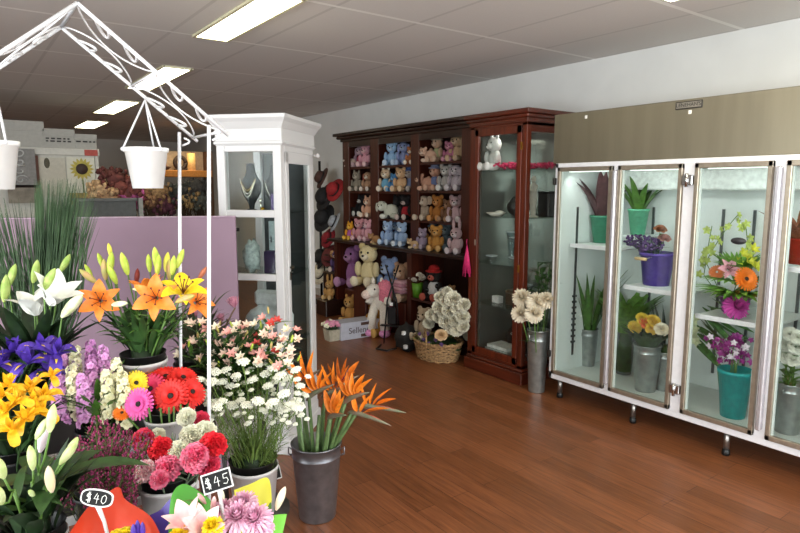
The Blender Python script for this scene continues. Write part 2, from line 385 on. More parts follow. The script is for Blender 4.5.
# maker's plate, stickers on the steel header and on the third door
y0, y1 = onx(676.5, 104, FX)[1], onx(703.5, 101, FX)[1]; zc = 2.085
yc = (y0+y1)/2; pw = abs(y0-y1)
pl = P('name_plate', G().box(L((FX-.008, yc, zc)), (.008, pw, .045), None, .002), M('3a3632', .4, .4), fr)
P('plate_face', G().box(L((FX-.0125, yc, zc)), (.002, pw-.012, .033)), M('8f887e', .4, .5), pl)
tx = textmesh("LENEHAN'S", .030, M('1c1a18', .5)); rot = Matrix(((0, 0, -1), (-1, 0, 0), (0, 1, 0)))
P('lettering', tx, None, pl, loc=Vector(L((FX-.0142, yc, zc))), q=rot.to_quaternion())
for px_, py_ in ((690, 112), (586, 117)):
    p = onx(px_, py_, FX-.006); P('price_sticker', G().box(L(p), (.003, .018, .022)), M('f4f0ea', .5), fr)
p = onx(738.5, 241, FX-.024)
st = G(); st.M = Matrix.Translation(Vector(L(p))) @ rot.to_4x4(); st.lathe([(0, -.002), (1, -.002), (1, .002), (0, .002)], 24); st.v = [Vector((v.x, L(p)[1]+(v.y-L(p)[1])*.042, L(p)[2]+(v.z-L(p)[2])*.020)) for v in st.v]
P('door_badge', st, M('2c2c30', .4), fr, 'dark oval badge on the third door')

# ------------------------------------------------------------------ dark wood glass cabinet
DW = wood('6c2a14', '45190b', 'z', .35, .15); DWH = wood('642612', '40170a', 'y', .35, .15); DWX = wood('6c2a14', '45190b', 'x', .35, .15); DARK = wood('2e140b', '1e0c07', 'y', .4, .2)
GX, GY0, GY1, GB = 3.60, 3.225, 3.865, 4.25
gc = T('glass_cabinet', 'tall dark red timber display cabinet with glass sides and shelves beside the fridge', 'cabinet', (GX, GY0, 0))
def L2(p): return (p[0]-GX, p[1]-GY0, p[2])
def sp2(g, a, b, bev=0): return g.span(L2(a), L2(b), bev)
g = G(); sp2(g, (GX-.035, GY0-.035, 0), (GB, GY1+.01, .10), .006); sp2(g, (GX-.02, GY0-.02, .10), (GB, GY1, .125), .008); P('plinth', g, DWH, gc)
P('floor_panel', sp2(G(), (GX, GY0, .125), (GB, GY1, .15)), DWH, gc)
g = G(); sp2(g, (GX, GY0, 2.08), (GB, GY1, 2.14)); P('top_panel', g, DWH, gc)
cr = G(); sp2(cr, (GX-.015, GY0-.015, 2.10), (GB, GY1+.0, 2.135), .004); sp2(cr, (GX-.035, GY0-.035, 2.135), (GB, GY1+.02, 2.165), .008); sp2(cr, (GX-.055, GY0-.055, 2.165), (GB, GY1+.03, 2.2), .005); P('crown', cr, DWH, gc)
for x, y, w in ((GX, GY0, .05), (GX, GY1-.06, .06), (GB-.05, GY0, .05), (GB-.05, GY1-.05, .05)):
    P('corner_post', sp2(G(), (x, y, .125), (x+.05, y+w, 2.1), .003), DW, gc)
d = G(); a, b_ = GY0+.052, GY1-.062
sp2(d, (GX-.006, a, .15), (GX+.02, a+.05, 2.08), .003); sp2(d, (GX-.006, b_-.045, .15), (GX+.02, b_, 2.08), .003); sp2(d, (GX-.006, a, .15), (GX+.02, b_, .21), .003); sp2(d, (GX-.006, a, 2.02), (GX+.02, b_, 2.08), .003)
d = P('door', d, DW, gc); P('door_glass', sp2(G(), (GX+.004, a+.045, .2), (GX+.009, b_-.04, 2.03)), GLASS, d)
for z in (1.92, .95): P('hinge', sp2(G(), (GX-.010, a-.005, z-.03), (GX+.0, a+.006, z+.03)), M('b08a3c', .3, .9), d)
P('key_escutcheon', sp2(G(), (GX-.009, b_-.03, 1.10), (GX-.004, b_-.016, 1.15)), M('c0b8a8', .3, .8), d)
P('side_glass', sp2(G(), (GX+.045, GY0+.01, .15), (GB-.045, GY0+.016, 2.09)), GLASS, gc)
P('bottom_rail', sp2(G(), (GX+.05, GY0, .125), (GB-.05, GY0+.03, .19)), DWX, gc)
P('top_rail', sp2(G(), (GX+.05, GY0, 2.03), (GB-.05, GY0+.03, 2.1)), DWX, gc)
P('side_panel', sp2(G(), (GX+.12, GY1-.025, .125), (GB-.05, GY1-.005, 2.1)), M('a4a8a2', .12, .7, var=.03), gc, 'mirrored inner side')
P('back_mirror', sp2(G(), (GB-.03, GY0+.05, .14), (GB-.02, GY1-.05, 2.09)), M('a4a8a2', .12, .7, var=.03), gc, 'mirrored back')
GSH = (1.738, 1.353, .955, .595)
for z in GSH: P('glass_shelf', sp2(G(), (GX+.035, GY0+.025, z-.008), (GB-.035, GY1-.03, z)), SHELFGLASS, gc)
P('top_light', sp2(G(), (GX+.1, GY0+.15, 2.06), (GX+.2, GY1-.15, 2.075)), M('d8d4cc', .4), gc)

# ------------------------------------------------------------------ bookcase with the soft toys
DWC = DW; DW = wood('52200f', '34120a', 'z', .4, .1); DWH = wood('4c1d0e', '301009', 'y', .4, .1)
BX, BY0, BY1, BB = 3.92, 3.90, 6.52, 4.25
bk = T('bookcase', 'long dark timber bookcase full of soft toys standing against the right wall', 'bookcase', (BX, BY0, 0))
def L3(p): return (p[0]-BX, p[1]-BY0, p[2])
def sp3(g, a, b, bev=0): return g.span(L3(a), L3(b), bev)
P('back_panel', sp3(G(), (BB-.02, BY0, .05), (BB, BY1, 2.15)), wood('3a1a0e', '260f08', 'z', .5, .1), bk)
UPS = [(3.90, 4.33), (4.985, 5.125), (5.735, 5.90), (6.375, 6.52)]
UPD = [(4.15, 4.19), (5.04, 5.07), (5.80, 5.83), (6.47, 6.50)]
for (a, b_), (c, e) in zip(UPS, UPD):
    P('stile', sp3(G(), (BX, a, .93), (BX+.025, b_, 2.15), .002), DW, bk)
    P('divider', sp3(G(), (BX+.02, c, .93), (BB-.02, e, 2.15)), DW, bk)
P('top_rail', sp3(G(), (BX+.002, BY0, 2.08), (BX+.03, BY1, 2.16)), DARK, bk)
g = G(); sp3(g, (BX-.02, BY0, 2.15), (BB, BY1+.02, 2.18), .004); sp3(g, (BX-.06, BY0, 2.18), (BB, BY1+.06, 2.215), .012); sp3(g, (BX-.09, BY0, 2.215), (BB, BY1+.09, 2.25), .005); P('crown', g, DARK, bk)
RZ = {1: 1.84, 2: 1.55, 3: 1.24, 4: .965}
cells = {1: (5.90, 6.47), 2: (5.13, 5.80), 3: (4.19, 5.04)}
for r in (1, 2, 3):
    for c, (a, b_) in cells.items():
        z = RZ[r] + (.012 if c == 3 else 0)
        P('shelf', sp3(G(), (BX+.012, a, z-.025), (BB-.02, b_, z), .003), DWH, bk)
P('ledge', sp3(G(), (3.70, BY0, .93), (BB, BY1+.05, .965), .008), DARK, bk)
for a, b_ in ((3.90, 3.98), (4.93, 5.0), (6.45, 6.52)): P('lower_divider', sp3(G(), (3.78, a, 0), (BB-.02, b_, .93)), DW, bk)
P('plinth', sp3(G(), (3.80, BY0, 0), (BB, BY1, .09)), DARK, bk)
P('lower_shelf', sp3(G(), (3.78, 3.98, .425), (BB-.02, 4.93, .45)), DWH, bk)

# ------------------------------------------------------------------ white jewellery cabinet
WX, WY = 1.50, 3.16; WA = R_(-48)
CW, CD = .40, .54      # local: -x along the front to the left, +y back
wc = T('jewellery_cabinet', 'narrow white painted display tower with glass front and jewellery busts behind the purple partition', 'cabinet', (WX, WY, 0), rz=WA)
def bw(a, b_, bev=.003): return G().span(a, b_, bev)
g = bw((-CW, 0, 0), (0, CD, .16), .004); g.span((-CW-.012, -.012, 0), (.012, CD+.012, .10), .006); P('plinth', g, WHITEP, wc)
for x, y in ((-CW, 0), (-.055, 0), (-CW, CD-.055), (-.055, CD-.055)): P('corner_post', bw((x, y, .16), (x+.05, y+.05, 1.84)), WHITEP, wc)
for z0, z1 in ((.16, .24), (.62, .66), (1.055, 1.095), (1.425, 1.468), (1.80, 1.84)):
    if z0 in (.16, 1.80): P('side_rail', bw((-.035, .05, z0), (-.002, CD-.05, z1)), WHITEP, wc)
    P('front_rail', bw((-CW+.05, .002, z0), (-.05, .035, z1)), WHITEP, wc)
P('door_frame', (lambda q: (q.span((-.012, .05, .24), (.006, .09, 1.80), .003), q.span((-.012, CD-.115, .24), (.006, CD-.05, 1.80), .003), q.span((-.012, .05, 1.735), (.006, CD-.05, 1.80), .003), q.span((-.012, .05, .24), (.006, CD-.05, .3), .003), q)[-1])(G()), WHITEP, wc)
P('side_glass', G().span((-.006, .085, .29), (-.003, CD-.11, 1.75)), DULLGLASS, wc)
P('front_glass', G().span((-CW+.05, .016, .23), (-.05, .019, 1.81)), DULLGLASS, wc)
P('back_panel', G().span((-CW+.05, CD-.02, .16), (-.05, CD-.012, 1.82)), M('33383a', .5), wc)
P('back_post', bw((-.24, CD-.05, .16), (-.205, CD-.022, 1.82)), WHITEP, wc)
g = G()
g.span((-CW-.004, -.004, 1.835), (.004, CD, 1.93), .003); g.span((-CW-.012, -.012, 1.84), (.012, CD, 1.86), .005)
n0 = len(g.v)
pr = [(0, 1.925), (.006, 1.93), (.024, 1.965), (.04, 1.985), (.04, 2.005), (0, 2.005)]
vs_ = []
for o_, z in pr: vs_ += [(-CW-o_, -o_, z), (o_, -o_, z), (o_, CD+o_, z), (-CW-o_, CD+o_, z)]
fs_ = [(i*4+j, i*4+(j+1) % 4, (i+1)*4+(j+1) % 4, (i+1)*4+j) for i in range(len(pr)-1) for j in range(4)] + [tuple(range(20, 24))]
g.add(vs_, fs_, False); P('crown', g, WHITEP, wc)
for z in (.64, 1.075, 1.45): P('glass_shelf', G().span((-CW+.03, .035, z-.006), (-.02, CD-.03, z)), SHELFGLASS, wc)
k = G().ball((.02, .075, 1.13), .012).tube([(.0, .075, 1.13), (.02, .075, 1.13)], .006); k.box((.008, .075, 1.08), (.004, .018, .05), None, .001); P('door_knob', k, M('3a3428', .4, .7), wc)
k = G().ball((.03, CD-.02, 1.80), .016).tube([(0, CD-.02, 1.80), (.03, CD-.02, 1.80)], .008); P('side_knob', k, WHITEP, wc)
def wloc(x, y, z): return Vector((WX, WY, 0)) + Matrix.Rotation(WA, 3, 'Z') @ Vector((x, y, z))
def bust(name, label, x, y, z, h, mat):
    t = T(name, label, 'jewellery stand', wloc(x, y, z), 'jewellery busts in the white cabinet', WA)
    b = G().lathe([(.05, 0), (.05, .008), (.015, .02), (.02, .05*h/.3), (.06, .12*h/.3), (.066, .18*h/.3), (.03, .24*h/.3), (.026, .3*h/.3), (0, h)], 18)
    b.v = [Vector((v.x, v.y*.6, v.z)) for v in b.v]; P('bust', b, mat, t)
    return t
BV = M('202226', .7)
t = bust('necklace_bust', 'black necklace bust on the left of the upper shelf in the white cabinet', -.27, .17, 1.45, .29, BV)
for k in range(3):
    pts = [(-.05+.1*i/12, -.045-.01*math.sin(PI*i/12), .20-(.07+.02*k)*math.sin(PI*i/12)) for i in range(13)]
    P('necklace', G().tube(pts, .003, 6), M('d8d4c8', .2, .9) if k else M('cfa84a', .25, .9), t)
t = bust('necklace_bust', 'black necklace bust on the right of the upper shelf in the white cabinet', -.13, .2, 1.45, .28, BV)
P('necklace', G().tube([(-.05+.1*i/12, -.045, .19-.1*math.sin(PI*i/12)) for i in range(13)], .003, 6), M('d8d4c8', .2, .9), t)
TM('gift_bag', G().box((0, 0, .055), (.07, .04, .11), None, .004).tube([(-.02, 0, .11), (-.015, 0, .14), (.015, 0, .14), (.02, 0, .11)], .002, 6), M('5b3a86', .5), 'small purple gift bag beside the busts on the upper shelf of the white cabinet', 'gift bag', wloc(-.075, .1, 1.45), None, WA)
t = T('ring_tree', 'small gold and silver ornament in front of the black busts', 'ornament', wloc(-.17, .08, 1.45), None, WA)
P('stand', G().lathe([(.03, 0), (.03, .006), (.006, .012), (.005, .06), (.014, .07), (0, .085)], 14), M('d8d4c8', .2, .9), t); P('bead', G().ball((.02, -.02, .02), .015), M('d0a030', .25, .9), t)
TM('purple_box', G().box((0, 0, .07), (.13, .1, .14), None, .005), M('3e2a58', .5), 'dark purple box on the middle shelf of the white cabinet', 'box', wloc(-.13, .2, 1.075), None, WA)
t = T('earring_card', 'pale blue scalloped card standing on the dark purple box', 'card', wloc(-.13, .2, 1.215), None, WA)
P('card', G().box((0, 0, .09), (.095, .012, .18), None, .003), M('d4e6ea', .5), t); P('earring', G().tube([(-.03, -.01, .09), (-.03, -.01, .05)], .004, 6), M('8a8a8e', .2, .9), t)
t = T('scarf_bust', 'pale grey scarf draped over a stand on the middle shelf of the white cabinet', 'scarf', wloc(-.27, .15, 1.075), None, WA)
P('scarf', G().ball((0, 0, .1), (.05, .04, .1), 14, 10, .5), M('b9c4c4', .7, var=.3, scale=40), t)
t = T('display_cushion', 'white padded jewellery pad with a draped cloth on the lower shelf of the white cabinet', 'cushion', wloc(-.17, .16, .66), None, WA)
P('cloth', G().ball((0, 0, .12), (.15, .1, .12), 18, 10, .3), M('dfe4e8', .7), t); P('pad', G().box((.0, -.02, .27), (.17, .05, .1), None, .02), M('eef0f2', .6), t)
t = T('flower_clip', 'cream flower clip on the glass shelf behind the side door of the white cabinet', 'ornament', wloc(-.05, .17, 1.075), None, WA)
g = G()
for k in range(7): g.petal(.04, .028, k*2*PI/7, 30, 10)
P('petals', g, M('e8e2d4', .6), t); P('leaf', G().petal(.05, .02, 1, 60, 70), M('3a4a2c', .6), t)

# ------------------------------------------------------------------ purple partition
p0 = at(235, 216, 3.27); p1 = onz(-40, 218.3, p0.z)
dv = (p1-p0); dv.z = 0; ln = dv.length; an = math.atan2(dv.y, dv.x)
pt = T('partition', 'mauve painted partition behind the flower display', 'partition', (p0.x, p0.y, 0), rz=an)
P('panel', G().span((0, -.05, 0), (ln, -.0, p0.z-.006), .002), M('8d7384', .7, var=.03, scale=3), pt)
P('cap', G().span((-.002, -.052, p0.z-.006), (ln, .002, p0.z), .001), M('ab93a5', .5), pt)

# ------------------------------------------------------------------ white wire flower arch
AX, AYF, AYR, AZ = .322, 1.978, 2.30, 2.117; EXR, EZ = .715, 1.80; EXL = -.06
ar = T('garden_arch', 'white wire gable arch with scrollwork roof standing over the flower buckets', 'arch', (AX, AYF, 0))
def LA(p): return (p[0]-AX, p[1]-AYF, p[2])
WW = M('dedee2', .3, var=.02)
for y in (AYF, AYR):
    for sgn, ex in ((1, EXR), (-1, EXL)):
        P('roof_rail', G().tube([LA((AX, y, AZ)), LA((ex+sgn*.035, y, EZ-.03))], .006, 8), WW, ar)
        px_ = ex-.03*sgn
        P('post', G().tube([LA((px_-sgn*.075, y, 0)), LA((px_, y, EZ))], .0065, 8), WW, ar)
for sgn, ex in ((1, EXR), (-1, EXL)):
    A = Vector(LA((AX, AYF, AZ))); E = Vector(LA((ex+sgn*.02, AYF, EZ-.017))); dY = Vector((0, AYR-AYF, 0)); nrm = Vector((0, 0, 1))
    def Q(u, v): return A+(E-A)*u+dY*v
    for u in (.0, .5, 1.0): P('cross_bar', G().tube([Q(u, 0), Q(u, 1)], .005, 6), WW, ar)
    for h in (0, .5):
        for c in (.5,):
            for sd in (-1, 1):                      # the bowed wires crossing between the rails
                pts = [Q(h+.5*i/14, .5+sd*.46*(1-abs(math.sin(PI*i/14))**.7)+sd*.03) for i in range(15)]
                P('scroll_wire', G().tube(pts, .0028, 6), WW, ar)
        for q in (.15, .33):
            for sd in (0, 1):
                pts = []
                for i in range(11):
                    th = PI*i/10
                    pts.append(Q(h+q-.04*math.cos(th)+.05*math.sin(th), (.02+.2*math.sin(th)) if sd == 0 else (.98-.2*math.sin(th))))
                P('scroll_loop', G().tube(pts, .0045, 6), WW, ar)
for y in (AYF, AYR): P('side_scroll', G().tube([LA((EXR-.015+.02*math.sin(i*.5), y, EZ-.02-.004*i)) for i in range(8)], .004, 6), WW, ar)
def hang_bucket(rx, ry, D, ax, ay, aD, wpx, hpx, label):
    c = at(rx, ry, D); r = wpx/600*D/2; h = hpx/600*D
    t = T('hanging_bucket', label, 'bucket', c-Vector((0, 0, h)), 'white buckets hanging from the arch')
    b = G().lathe([(0, .004), (r*.70, .0), (r*.97, h*.9), (r*1.03, h*.9), (r*1.05, h), (r*.96, h), (r*.93, h*.9), (r*.66, .01), (0, .01)], 28)
    P('bucket', b, M('f4f4f4', .35, var=.02), t)
    top = at(ax, ay, aD)-c+Vector((0, 0, h))
    for k in range(3):
        a = 2*PI*k/3+R_(175); e = (r*1.05*math.cos(a), r*1.05*math.sin(a), h*.96)
        st_ = P('strap', G().tube([e, top], .0032, 6), WW, t); P('clip', G().ball(e, .007, 8, 6), WW, st_)
hang_bucket(146, 148, 2.08, 145, 100, 2.05, 41, 40, 'white plastic bucket hanging on straps from the right roof slope of the arch')
hang_bucket(-8, 141, 1.85, -6, 84, 1.85, 46, 48, 'white plastic bucket hanging at the left edge of the photo')

# ------------------------------------------------------------------ tiered black display stand under the flowers
stn = T('tiered_stand', 'dark stepped plant stand with white shelf edges holding the flower buckets', 'stand', (.3, 1.7, 0))
def LS(p): return (p[0]-.3, p[1]-1.7, p[2])
TIERS = [(1.22, 1.62, .42), (1.62, 1.94, .545), (1.94, 2.14, .62), (2.14, 3.05, .745)]
SX0, SX1 = -.25, .575
for y0, y1, z in TIERS:
    sh = P('tier_shelf', G().span(LS((SX0, y0, z-.02)), LS((SX1, y1, z)), .002), M('2a2725', .5), stn)
    P('shelf_edge', G().span(LS((SX0, y0-.012, z-.022)), LS((SX1, y0, z+.004)), .001).span(LS((SX1, y0-.012, z-.022)), LS((SX1+.01, y1, z+.004)), .001), WHITEP, sh, 'white shelf edge')
    for x in (SX0+.03, SX1-.03):
        for y in (y0+.03, y1-.03): P('leg', G().tube([LS((x, y, 0)), LS((x, y, z-.02))], .012, 8), M('2a2725', .5), stn)
stl = T('plant_stool', 'low dark stool under the bucket of white yarrow', 'stool', (.86, 2.12, 0))
P('stool_top', G().lathe([(0, .33), (.13, .33), (.13, .35), (0, .35)], 24), M('2a2725', .5), stl)
for k in range(3): P('leg', G().tube([(.08*math.cos(k*2.1), .08*math.sin(k*2.1), .33), (.12*math.cos(k*2.1), .12*math.sin(k*2.1), 0)], .01, 8), M('2a2725', .5), stl)
for lb, cx, cy in (('dark stool under the bucket of alstroemeria', .93, 2.46), ('dark stool under the bucket of proteas', .86, 2.72)):
    stl = T('plant_stool', lb, 'stool', (cx, cy, 0))
    P('stool_top', G().lathe([(0, .53), (.12, .53), (.12, .55), (0, .55)], 24), M('2a2725', .5), stl)
    for k in range(3): P('leg', G().tube([(.08*math.cos(k*2.1), .08*math.sin(k*2.1), .53), (.10*math.cos(k*2.1), .10*math.sin(k*2.1), 0)], .01, 8), M('2a2725', .5), stl)
# lamp inside the timber cabinet
area('cabinet_light', (GX+.15, (GY0+GY1)/2, 2.05), (0, 0, 0), .08, .3, 1.3, (1, .95, .88))
# ------------------------------------------------------------------ flower builders
GREEN = M('4f7a2c', .5, var=.25, scale=25); DGREEN = M('2c4a20', .5, var=.3, scale=25); STEMG = M('5c7f38', .5, var=.2, scale=25)
LGREEN = M('9fb83e', .5, var=.2, scale=40); GREYG = M('6f8068', .5, var=.2, scale=25); DARKGRN = M('1f331a', .5, var=.3, scale=25)
def lance(a=.35, p=.8):
    def f(t): return max(0, math.sin(PI*min(1, (t*(1-.02)+.02)**a if False else t**.75*.94+.06)))**p
    return f
LAN = lance()
def wide(t): return (.35+.65*math.sin(PI*min(1, t*.62+.12))) if t < .93 else .45
def strap(t): return .75+.25*t if t < .9 else .6
def ruff(t): return .25+.75*t
def f_lily(g, op=1.0):
    for k in range(6):
        inn = k % 2
        g.petal(.082, .050 if inn else .036, k*PI/3, 78-8*op, 70-92*op if not inn else 74-88*op, LAN, .22, .006, 0, 8, 2, .03, k)
def f_lilyst(g):
    for k in range(6):
        a = k*PI/3+.3; e = (.026*math.cos(a), .026*math.sin(a), .052)
        g.tube([(0, 0, .005), (.012*math.cos(a), .012*math.sin(a), .03), e], .0013, 5); g.ball((e[0], e[1], e[2]), (.0035, .0035, .0035), 6, 5)
    g.tube([(0, 0, .005), (.002, 0, .04), (.005, .002, .06)], .0018, 5); g.ball((.005, .002, .061), .0035, 6, 5)
def f_bud(g):
    n = 18; vs = []; fs = []; pr = [(.004, 0), (.0095, .012), (.0125, .03), (.0125, .045), (.010, .058), (.006, .068), (.001, .075)]
    for r, z in pr:
        for j in range(n): q = 2*PI*j/n; w = 1-.16*abs(math.cos(1.5*q)); vs.append((r*w*math.cos(q), r*w*math.sin(q), z))
    for i in range(len(pr)-1):
        for j in range(n): fs.append((i*n+j, i*n+(j+1) % n, (i+1)*n+(j+1) % n, (i+1)*n+j))
    g.add(vs, fs)
def f_leaf(g): g.petal(.12, .020, 0, 55, -10, LAN, .3, 0, 0, 6, 1)
def f_bleaf(g): g.petal(.14, .055, 0, 60, -5, LAN, .2, 0, 0, 7, 2)
def f_gerb(g):
    for ring, (n, L, e0, e1, z) in enumerate(((26, .046, 14, -6, 0), (22, .037, 30, 6, .003), (16, .02, 48, 20, .005))):
        for k in range(n): g.petal(L, .0105, 2*PI*(k+.5*ring)/n+.05*math.sin(k*7), e0, e1, strap, .15, .009, z, 4, 1)
def f_gcen(g): g.lathe([(0, .0085), (.006, .0085), (.0085, .0075), (.0095, .004), (.0095, 0)], 16)
def f_gring(g):
    for k in range(24): g.petal(.008, .0035, 2*PI*k/24, 75, 20, strap, 0, .009, .004, 2, 1)
def f_carn(g):
    r = random.Random(3)
    for ring in range(6):
        n = 4+ring*2; e = 84-ring*17
        for k in range(n): g.petal(.026+.008*r.random(), .026, 2*PI*k/n+ring*.7+r.random()*.3, e, e-12, ruff, .1, .002, .004, 4, 4, .2, r.random()*6)
def f_chrys(g):
    r = random.Random(5)
    for ring in range(9):
        n = 7+ring*2; e = 86-ring*12
        for k in range(n): g.petal(.046+.006*r.random()-.001*(8-ring), .009, 2*PI*k/n+ring*.5+r.random()*.2, e, e-40+60*(ring < 5), strap, .45, .004, .006, 4, 1)
def f_rose(g):
    for ring in range(5):
        n = 3+ring
        for k in range(n): g.petal(.026+.003*ring, .026+.004*ring, 2*PI*k/n+ring*.9, 88-ring*10, 80-ring*22, wide, .35, .002, .002*(4-ring), 4, 2)
def f_stock(g):
    r = random.Random(8)
    for k in range(26):
        t = k/26; a = k*2.4; rad = .028*(1-.55*t); z = -.075+.16*t
        o = g.M.copy(); g.M = o @ frame((rad*math.cos(a)*.6, rad*math.sin(a)*.6, z), (math.cos(a), math.sin(a), .35), r.random()*3, 1-.4*t)
        for q in range(5): g.petal(.019, .017, q*2*PI/5, 50, -5, wide, .25, .001, 0, 3, 1, .08, r.random()*6)
        for q in range(3): g.petal(.011, .012, q*2*PI/3+.4, 75, 40, wide, .3, .001, .003, 2, 1)
        g.M = o
def f_iris(g):
    for k in range(3):
        a = k*2*PI/3
        g.petal(.075, .034, a, 40, -60, wide, .12, .004, 0, 8, 2, .02, k)
        g.petal(.055, .022, a+PI/3, 70, 78, LAN, .3, .004, 0, 6, 2, .02, k)
        g.petal(.04, .018, a, 50, 10, wide, -.2, .004, .006, 4, 1)
def f_irissig(g):
    g.ball((0, 0, .004), .005, 8, 6)
    for k in range(3): g.petal(.046, .010, k*2*PI/3, 42, -20, LAN, .12, .002, .004, 6, 1)
def f_alst(g):
    for k in range(6):
        g.petal(.034, .020 if k % 2 else .013, k*PI/3, 62, 22, LAN, .25, .003, 0, 5, 1)
def f_umbel(g):
    r = random.Random(11)
    for k in range(34):
        a = k*2.4; q = (k/34)**.5; x = .030*q
        g.ball((x*math.cos(a), x*math.sin(a), .010*(1-q*q)+r.uniform(-.002, .002)), (.0062, .0062, .0048), 6, 4)
def f_umbst(g):
    for k in range(9):
        a = k*2.4; q = (k/9)**.5; g.tube([(0, 0, -.03), (.02*q*math.cos(a), .02*q*math.sin(a), .006)], .0008, 4)
def f_heath(g):
    r = random.Random(2)
    for k in range(70):
        z = -.15+.16*r.random(); a = r.random()*6.3; rr = .006+.012*r.random()*(1-.3*(z > -.03))
        g.ball((rr*math.cos(a), rr*math.sin(a), z), (.003, .003, .0042), 5, 4)
def f_heathg(g):
    r = random.Random(4); g.tube([(0, 0, -.22), (.004, 0, -.1), (0, 0, .01)], .0012, 4)
    for k in range(46):
        z = -.2+.2*r.random(); a = r.random()*6.3
        g.tube([(0, 0, z), (.02*math.cos(a), .02*math.sin(a), z+.02)], .0006, 3)
def f_protea(g):
    for k in range(46):
        a = k*2.4; t = (k/46)**.6; e = 88-55*t
        g.petal(.05, .006, a, e, e+35, strap, .2, .004, .004, 4, 1)
def f_orchid(g):
    for k in range(5): g.petal(.022, .014, k*2*PI/5, 35, 0, LAN, .2, .001, 0, 4, 1)
    g.petal(.014, .012, -PI/2, 60, 10, wide, .4, .001, .003, 3, 1)
def f_tiny(g):
    for k in range(5): g.petal(.012, .010, k*2*PI/5, 45, 5, wide, .2, .001, 0, 3, 1)

def stem_pts(a, b, bow=.15, n=7):
    a, b = Vector(a), Vector(b); mid = a*.45+b*.55; mid.x = a.x+(b.x-a.x)*(.5-bow*2); mid.y = a.y+(b.y-a.y)*(.5-bow*2)
    return [a*(1-t)**2+mid*2*t*(1-t)+b*t*t for t in (i/n for i in range(n+1))]
def bloom(root, name, key, fn, mat, loc, d, s=1, spin=0, parent=None, label=None):
    return PC(name, cached(key, fn, mat), parent or root, label, loc, rotz_to(d, spin), s)
def up(d=.0): return cdir(rnd.uniform(-.25, .25)*1, .75, .45)
def flower(name, label, cat, group, base, tip, d, parts, stem=STEMG, r=.0028, s=1, leaves=0, leafmat=GREEN, leafkey=('leaf', f_leaf), leafs=1):
    """one cut stem: stem + head (parts[0]) carrying the rest as sub-parts"""
    base, tip = Vector(base), Vector(tip)
    t = T(name, label, cat, base, group); e = tip-base; d = Vector(d)
    pts = stem_pts((0, 0, 0), e-d.normalized()*.0, .1)
    P('stem', G().tube(pts, r, 6), stem, t)
    sp = rnd.random()*6; hd = None
    for nm, key, fn, mat in parts:
        if hd is None: hd = bloom(t, nm, key, fn, mat, e, d, s, sp)
        else: PC(nm, cached(key, fn, mat), hd)
    for k in range(leaves):
        u = .45+.5*(k+.5)/leaves; q = pts[min(7, int(u*7))]; a = k*2.3+rnd.random()
        PC('leaf', cached(leafkey[0], leafkey[1], leafmat), t, None, q, Quaternion((0, 0, 1), a), leafs*rnd.uniform(.8, 1.1))
    return t
BUCK = {}
def bucket(key, label, px_, py_, D, zb, rpx, name='flower_bucket', liner=True, mat=None, lab2='buckets of cut flowers on the stepped stand'):
    c = at(px_, py_, D); r = rpx/600*D; h = c.z-zb
    t = T(name, label, 'bucket', (c.x, c.y, zb), lab2)
    k = h-.028 if liner else h
    mat = mat or (M('1e1d20', .45) if key in ('stock', 'heath', 'iris', 'yiris', 'reed', 'prot') else WHITEP)
    P('outer_bucket', G().lathe([(0, .0), (r*.78, .0), (r*.96, k-.012), (r*1.0, k-.012), (r*1.0, k), (r*.955, k), (r*.76, .008), (0, .008)], 28), mat or WHITEP, t)
    if liner: P('inner_liner', G().lathe([(0, .012), (r*.72, .012), (r*.93, h), (r*.96, h), (r*.88, h-.006), (r*.7, .05), (0, .05)], 28), BLACK, t)
    BUCK[key] = (Vector((c.x, c.y, zb+.03)), r*.55, c.z)
    return t
def inb(key, k=None):
    c, r, z = BUCK[key]; a = rnd.random()*6.28; q = r*math.sqrt(rnd.random())*.9
    return c+Vector((q*math.cos(a), q*math.sin(a), 0))

# ------------------------------------------------------------------ buckets
bucket('lily', 'white bucket with black liner holding the orange and yellow lilies', 143, 352, 2.19, .745, 23)
bucket('gerb', 'white bucket with black liner holding the red gerberas', 166, 408, 2.03, .62, 21)
bucket('carn', 'white bucket with black liner holding the pink and red carnations', 168, 472, 1.8, .545, 28)
bucket('yarr', 'white bucket with black liner full of white yarrow beside the bird of paradise', 253, 458, 2.3, .35, 25)
bucket('heath', 'bucket holding the dark pink heather behind the orange wrapped bouquet', 100, 480, 1.77, .545, 26)
bucket('stock', 'bucket holding the pink and cream stocks', 100, 418, 2.06, .62, 24)
bucket('alst', 'bucket holding the pale pink alstroemeria in front of the white tower cabinet', 236, 392, 2.55, .55, 24)
bucket('prot', 'bucket holding the pink pincushion proteas beside the purple partition', 196, 356, 2.72, .55, 22)
bucket('wlily', 'bucket holding the white lilies at the left', 36, 376, 2.2, .745, 24)
bucket('iris', 'bucket holding the purple irises at the left edge', 6, 394, 2.12, .745, 24)
bucket('yiris', 'bucket holding the yellow irises at the left edge', 14, 446, 1.82, .62, 24)
bucket('buds', 'bucket holding the pale lilies in bud, lower left corner', 34, 524, 1.5, .42, 30)
bucket('reed', 'bucket holding the tall green reeds by the purple partition', 44, 384, 2.6, .745, 26)

